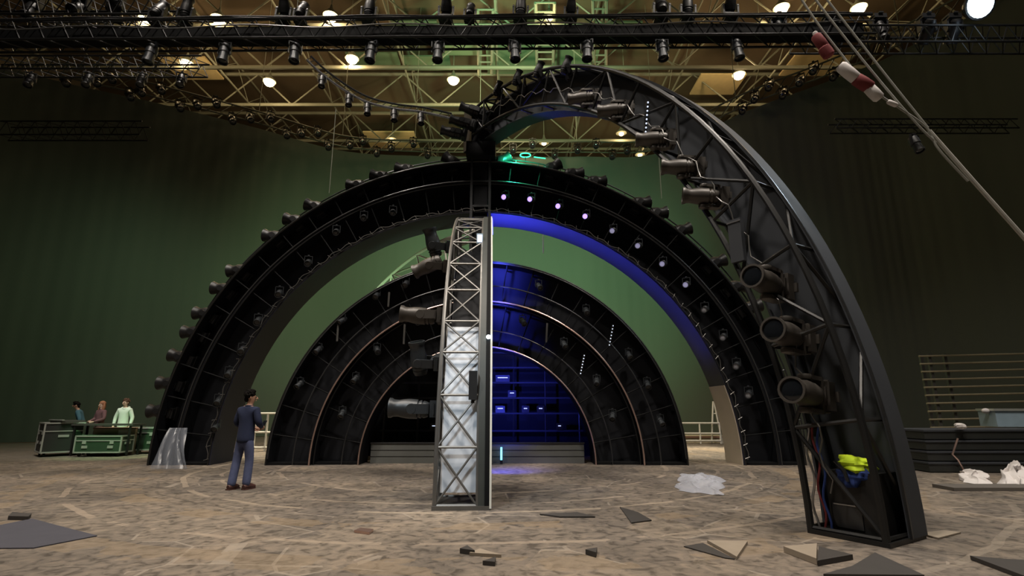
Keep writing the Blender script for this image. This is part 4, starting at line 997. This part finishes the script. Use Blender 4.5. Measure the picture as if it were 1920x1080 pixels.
q = MB().box(((g0.x+g1.x)/2, (g0.y+g1.y)/2-0.1, 0.03), (2.1,0.5,0.06)); tag(q.build('grey_board', M['tile_grey'], smooth=False), 'long grey board on the floor in front of the white cloths', 'board')
# clear plastic on the stage floor and on the arch foot
sheet('plastic_sheet', (ground(1268,922),ground(1352,930),ground(1358,897),ground(1280,890)), 0, 0.11, M['plastic'], 'crumpled clear plastic sheet lying on the stage floor beyond the near arch', 'plastic sheet', 4)
def drape():
    vs = []; fs = []; n = 20
    for i in range(n+1):
        for j in range(n+1):
            u, v = i/n, j/n
            top_, bot = at(322+28*u, 802, CY-0.12), ground(280+72*u, 879)
            p = bot.lerp(top_, v) + Vector((0.03*math.sin(9*u+5*v), -0.06*math.sin(PI*v)-0.04*abs(math.sin(11*u+2*v)), 0))
            vs.append(p)
    for i in range(n):
        for j in range(n):
            q = i*(n+1)+j; fs.append((q,q+n+1,q+n+2,q+1))
    mb = MB(); mb.add(vs, fs); return mb
tag(drape().build('plastic_drape', M['plastic_dim']), 'smoky plastic sheet draped over the largest arch foot near the flight cases', 'plastic sheet')
for i, (x, y) in enumerate(((340,866),(596,862))):
    p = ground(x, y)
    tag(MB().lathe([(0.05,0),(0.055,0.02),(0.05,0.12),(0.02,0.15),(0.02,0.19)], 12, Matrix.Translation(p)).build('bottle', M['white_plastic']), 'small white bottle on the floor at the %s foot' % ['largest arch', 'middle arch'][i], 'bottle')

# ------------------------------------------------------------------ loose floor panels
def slab(name, px, th, m, label, cat='floor panel', tilt=None, under=None):
    P_ = [ground(x, y) for x, y in px]; n = len(P_); mb = MB()
    zt = [th]*n if tilt is None else tilt
    vs = [Vector((p.x,p.y,0.003)) for p in P_] + [Vector((p.x,p.y,z)) for p, z in zip(P_, zt)]
    fs = [tuple(range(n-1,-1,-1)), tuple(range(n,2*n))] + [(i,(i+1)%n,n+(i+1)%n,n+i) for i in range(n)]
    mb.add(vs, fs); return tag(mb.build(name, M[m], smooth=False), label, cat)
slab('floor_mat', [(-30,1030),(62,1029),(182,1006),(120,990),(60,974),(-30,992)], 0.012, 'tile_navy', 'slate blue mat at the near edge under the flight cases', 'mat')
slab('floor_panel', [(14,975),(52,976),(58,970),(22,967)], 0.05, 'tile_dark', 'small dark scrap behind the slate blue mat')
slab('floor_panel', [(1162,952),(1184,982),(1222,977),(1196,962)], 0.015, 'tile_dark', 'dark triangular panel on open floor between tower and near arch')
slab('floor_panel', [(1326,1018),(1382,1050),(1402,1020)], 0.03, 'tile_light', 'pale triangular panel pointing at the camera')
slab('floor_panel', [(1282,1026),(1360,1048),(1378,1050),(1318,1020)], 0.012, 'tile_dark', 'dark sliver beside the pale triangular panel')
slab('floor_panel', [(1470,1036),(1532,1060),(1533,1030)], 0.06, 'tile_light', 'pale wedge beside the dark square panel')
slab('floor_panel', [(1534,1062),(1536,1034),(1600,1050)], 0.05, 'tile_dark', 'dark wedge touching the pale wedge')
slab('floor_panel', [(1545,1088),(1600,1072),(1642,1046),(1735,1090)], 0.05, 'tile_dark', 'broad dark diamond panel at the near edge')
slab('floor_panel', [(1820,1050),(1880,1056),(1960,1060),(1960,1090),(1925,1090)], 0.04, 'tile_dark', 'dark brown panel in the near corner by the frame edge')
slab('floor_panel', [(862,1038),(890,1042),(876,1032)], 0.05, 'tile_dark', 'small dark wedge near the camera, below the tower')
slab('floor_panel', [(880,1042),(940,1046),(900,1034),(930,1052)][:3], 0.03, 'tile_light', 'small pale wedge near the camera, below the tower')
slab('floor_panel', [(1098,1040),(1118,1046),(1120,1036)], 0.05, 'tile_dark', 'small dark wedge on the near floor toward the near arch')
slab('floor_panel', [(905,1060),(928,1062),(930,1052)], 0.04, 'tile_dark', 'tiny dark wedge beside the small pale wedge')
slab('floor_panel', [(1012,966),(1050,971),(1116,971),(1082,963)], 0.02, 'tile_dark', 'thin dark strip lying just past the tower foot')
slab('floor_panel', [(425,912),(520,918),(612,925),(520,921)], 0.004, 'tile_dark', 'long thin dark strip by the shoes of the person in navy') if False else None
slab('paper_scrap', [(664,999),(692,1003),(700,997),(676,994)], 0.03, 'rim_metal', 'pinkish scrap on the floor before the tower', 'scrap')
slab('floor_board', [(1726,1003),(1760,1012),(1802,1001),(1770,997)], 0.02, 'tile_light', 'pale wooden scrap at the foot of the near swung arch', 'scrap')

# ------------------------------------------------------------------ lights
# house lamps high over the stage (the hall's own high-bay lamps; those over and behind the camera are out of frame)
WARM = (1.0, 0.90, 0.79)
for (x, y) in ((-10, 2), (-3, 3), (5, 1), (10, 6), (-9, 11)):
    light('SPOT', (x, y, 22.5), 8000, WARM, 0.7, (x*0.75, y+5, 0), math.radians(80), 0.8, 'house_lamp')
# wash on the curtain
light('SPOT', (1.5, 18.5, 8.8), 6600, (0.54, 1.0, 0.52), 1.0, (2.0, 30, 9.0), math.radians(100), 1.0, 'curtain_wash')
light('SPOT', (-6.0, 19.0, 8.5), 3000, (0.68, 1.0, 0.52), 1.0, (-8, 30, 8.0), math.radians(100), 1.0, 'curtain_wash')
light('SPOT', (-12.0, 18.5, 8.0), 700, (0.66, 1.0, 0.60), 1.0, (-18, 25.0, 5.0), math.radians(110), 1.0, 'curtain_wash')
light('SPOT', (8.5, 19.0, 8.0), 260, (0.80, 1.0, 0.55), 1.0, (10, 26, 7.0), math.radians(110), 1.0, 'curtain_wash')
light('SPOT', (0, 20, 9.5), 3200, (1.0, 0.84, 0.56), 0.6, (0, 25, 0), math.radians(125), 0.8, 'work_lamp_behind')
for sx in (-7.6, 6.6):
    light('SPOT', (sx, 20.5, 7.5), 5200, (1.0, 0.88, 0.66), 0.4, (sx, 18.8, 0), math.radians(48), 0.7, 'work_lamp_floor')
light('SPOT', (-3.5, 17.3, 4.0), 1300, (1.0, 0.86, 0.62), 0.4, (5.9, 15.0, 1.2), math.radians(28), 0.6, 'work_lamp_side')
# blue light at the mast
for q_ in range(15):
    dg_ = 91 - 4.6*q_; p_ = 120 * math.exp(-q_*0.20)
    a = math.radians(dg_); R_ = 6.15
    light('SPOT', (CX+R_*math.cos(a)+0.42*max(0, 1-q_*0.25), CY+0.72, R_*math.sin(a)), p_, (0.05, 0.06, 1.0), 0.08, (CX+8*math.cos(a)+0.55*max(0, 1-q_*0.25), CY+0.6, 8*math.sin(a)), math.radians(150), 1.0, name='blue_tape_lamp')  # added spots that spread blue light along the arch lining
for (z, p_, dz) in ((5.3, 90, 0), (4.2, 70, 0), (2.8, 90, 0), (1.3, 90, 0), (0.9, 60, -0.9)):
    light('SPOT', (-0.38, CY-0.45 if dz == 0 else CY-1.6, z), p_*3, (0.06, 0.08, 1.0), 0.06, (-0.1, CY+0.9 if dz == 0 else CY-1.2, z+dz), math.radians(100), 1.0, name='blue_lamp')
light('SPOT', (0.1, CY-0.25, 8.75), 620, (0.04, 1.0, 0.46), 0.1, (0.2, CY+0.6, 8.15), math.radians(115), 0.9, name='green_lamp_glow')
# green light on the cases
light('SPOT', (-11.3, 15.2, 2.6), 160, (0.25, 1.0, 0.32), 0.15, (-12.0, 16.8, 0.5), math.radians(70), 0.8, 'case_lamp')
light('SPOT', (-12.5, 14.0, 6.0), 420, (0.9, 1.0, 0.85), 0.2, (-12.7, 18, 1.2), math.radians(40), 0.9, 'table_lamp')
# green wash on the roof
light('SPOT', (0, 22, 17.5), 5200, (0.45, 1.0, 0.5), 0.5, (0.5, 32, 26), math.radians(95), 1.0, 'roof_wash')
light('SPOT', (0, 26, 17.5), 2600, (1.0, 0.80, 0.46), 0.5, (0, 38, 26), math.radians(140), 1.0, 'roof_wash')
# cool lamp, tower key
cq = at(1835,8,12.0)
light('SPOT', (cq.x-0.1, cq.y-0.3, cq.z-0.25), 600, (0.75, 0.9, 1.0), 0.35, (3.5, 8, 2), math.radians(80), 0.8, 'cool_lamp')
light('SPOT', (-6.3, 15.9, 2.2), 700, (0.55, 1.0, 0.5), 0.2, (-3.9, 16.6, 5.3), math.radians(50), 0.8, 'far_arch_lamp')  # added green spot that brightens the swung-back arch
light('POINT', (cq.x-0.2, cq.y-0.2, cq.z-0.5), 14, (0.7, 0.85, 1.0), 0.3, name='cool_lamp_spill')
light('SPOT', (-3.2, 2.0, 8.5), 1500, (0.80, 0.92, 1.0), 0.25, (-0.9, 8.2, 1.4), math.radians(24), 0.9, 'tower_key')

w = bpy.data.worlds.new('World'); SC.world = w; w.use_nodes = True
w.node_tree.nodes['Background'].inputs[0].default_value = (0.5, 0.55, 0.5, 1); w.node_tree.nodes['Background'].inputs[1].default_value = 0.01

cam = bpy.data.cameras.new('camera'); co = bpy.data.objects.new('camera', cam); COL.objects.link(co)
co.location = EYE; co.rotation_euler = (PI/2 + PITCH, 0, 0)
cam.sensor_width = 36; cam.lens = 36*F_PX/1920; cam.clip_end = 300; cam.clip_start = 0.05
SC.camera = co
vs_ = SC.view_settings
vs_.view_transform = 'Standard'; vs_.look = 'None'; vs_.gamma = 1; vs_.exposure = 0; vs_.use_curve_mapping = False
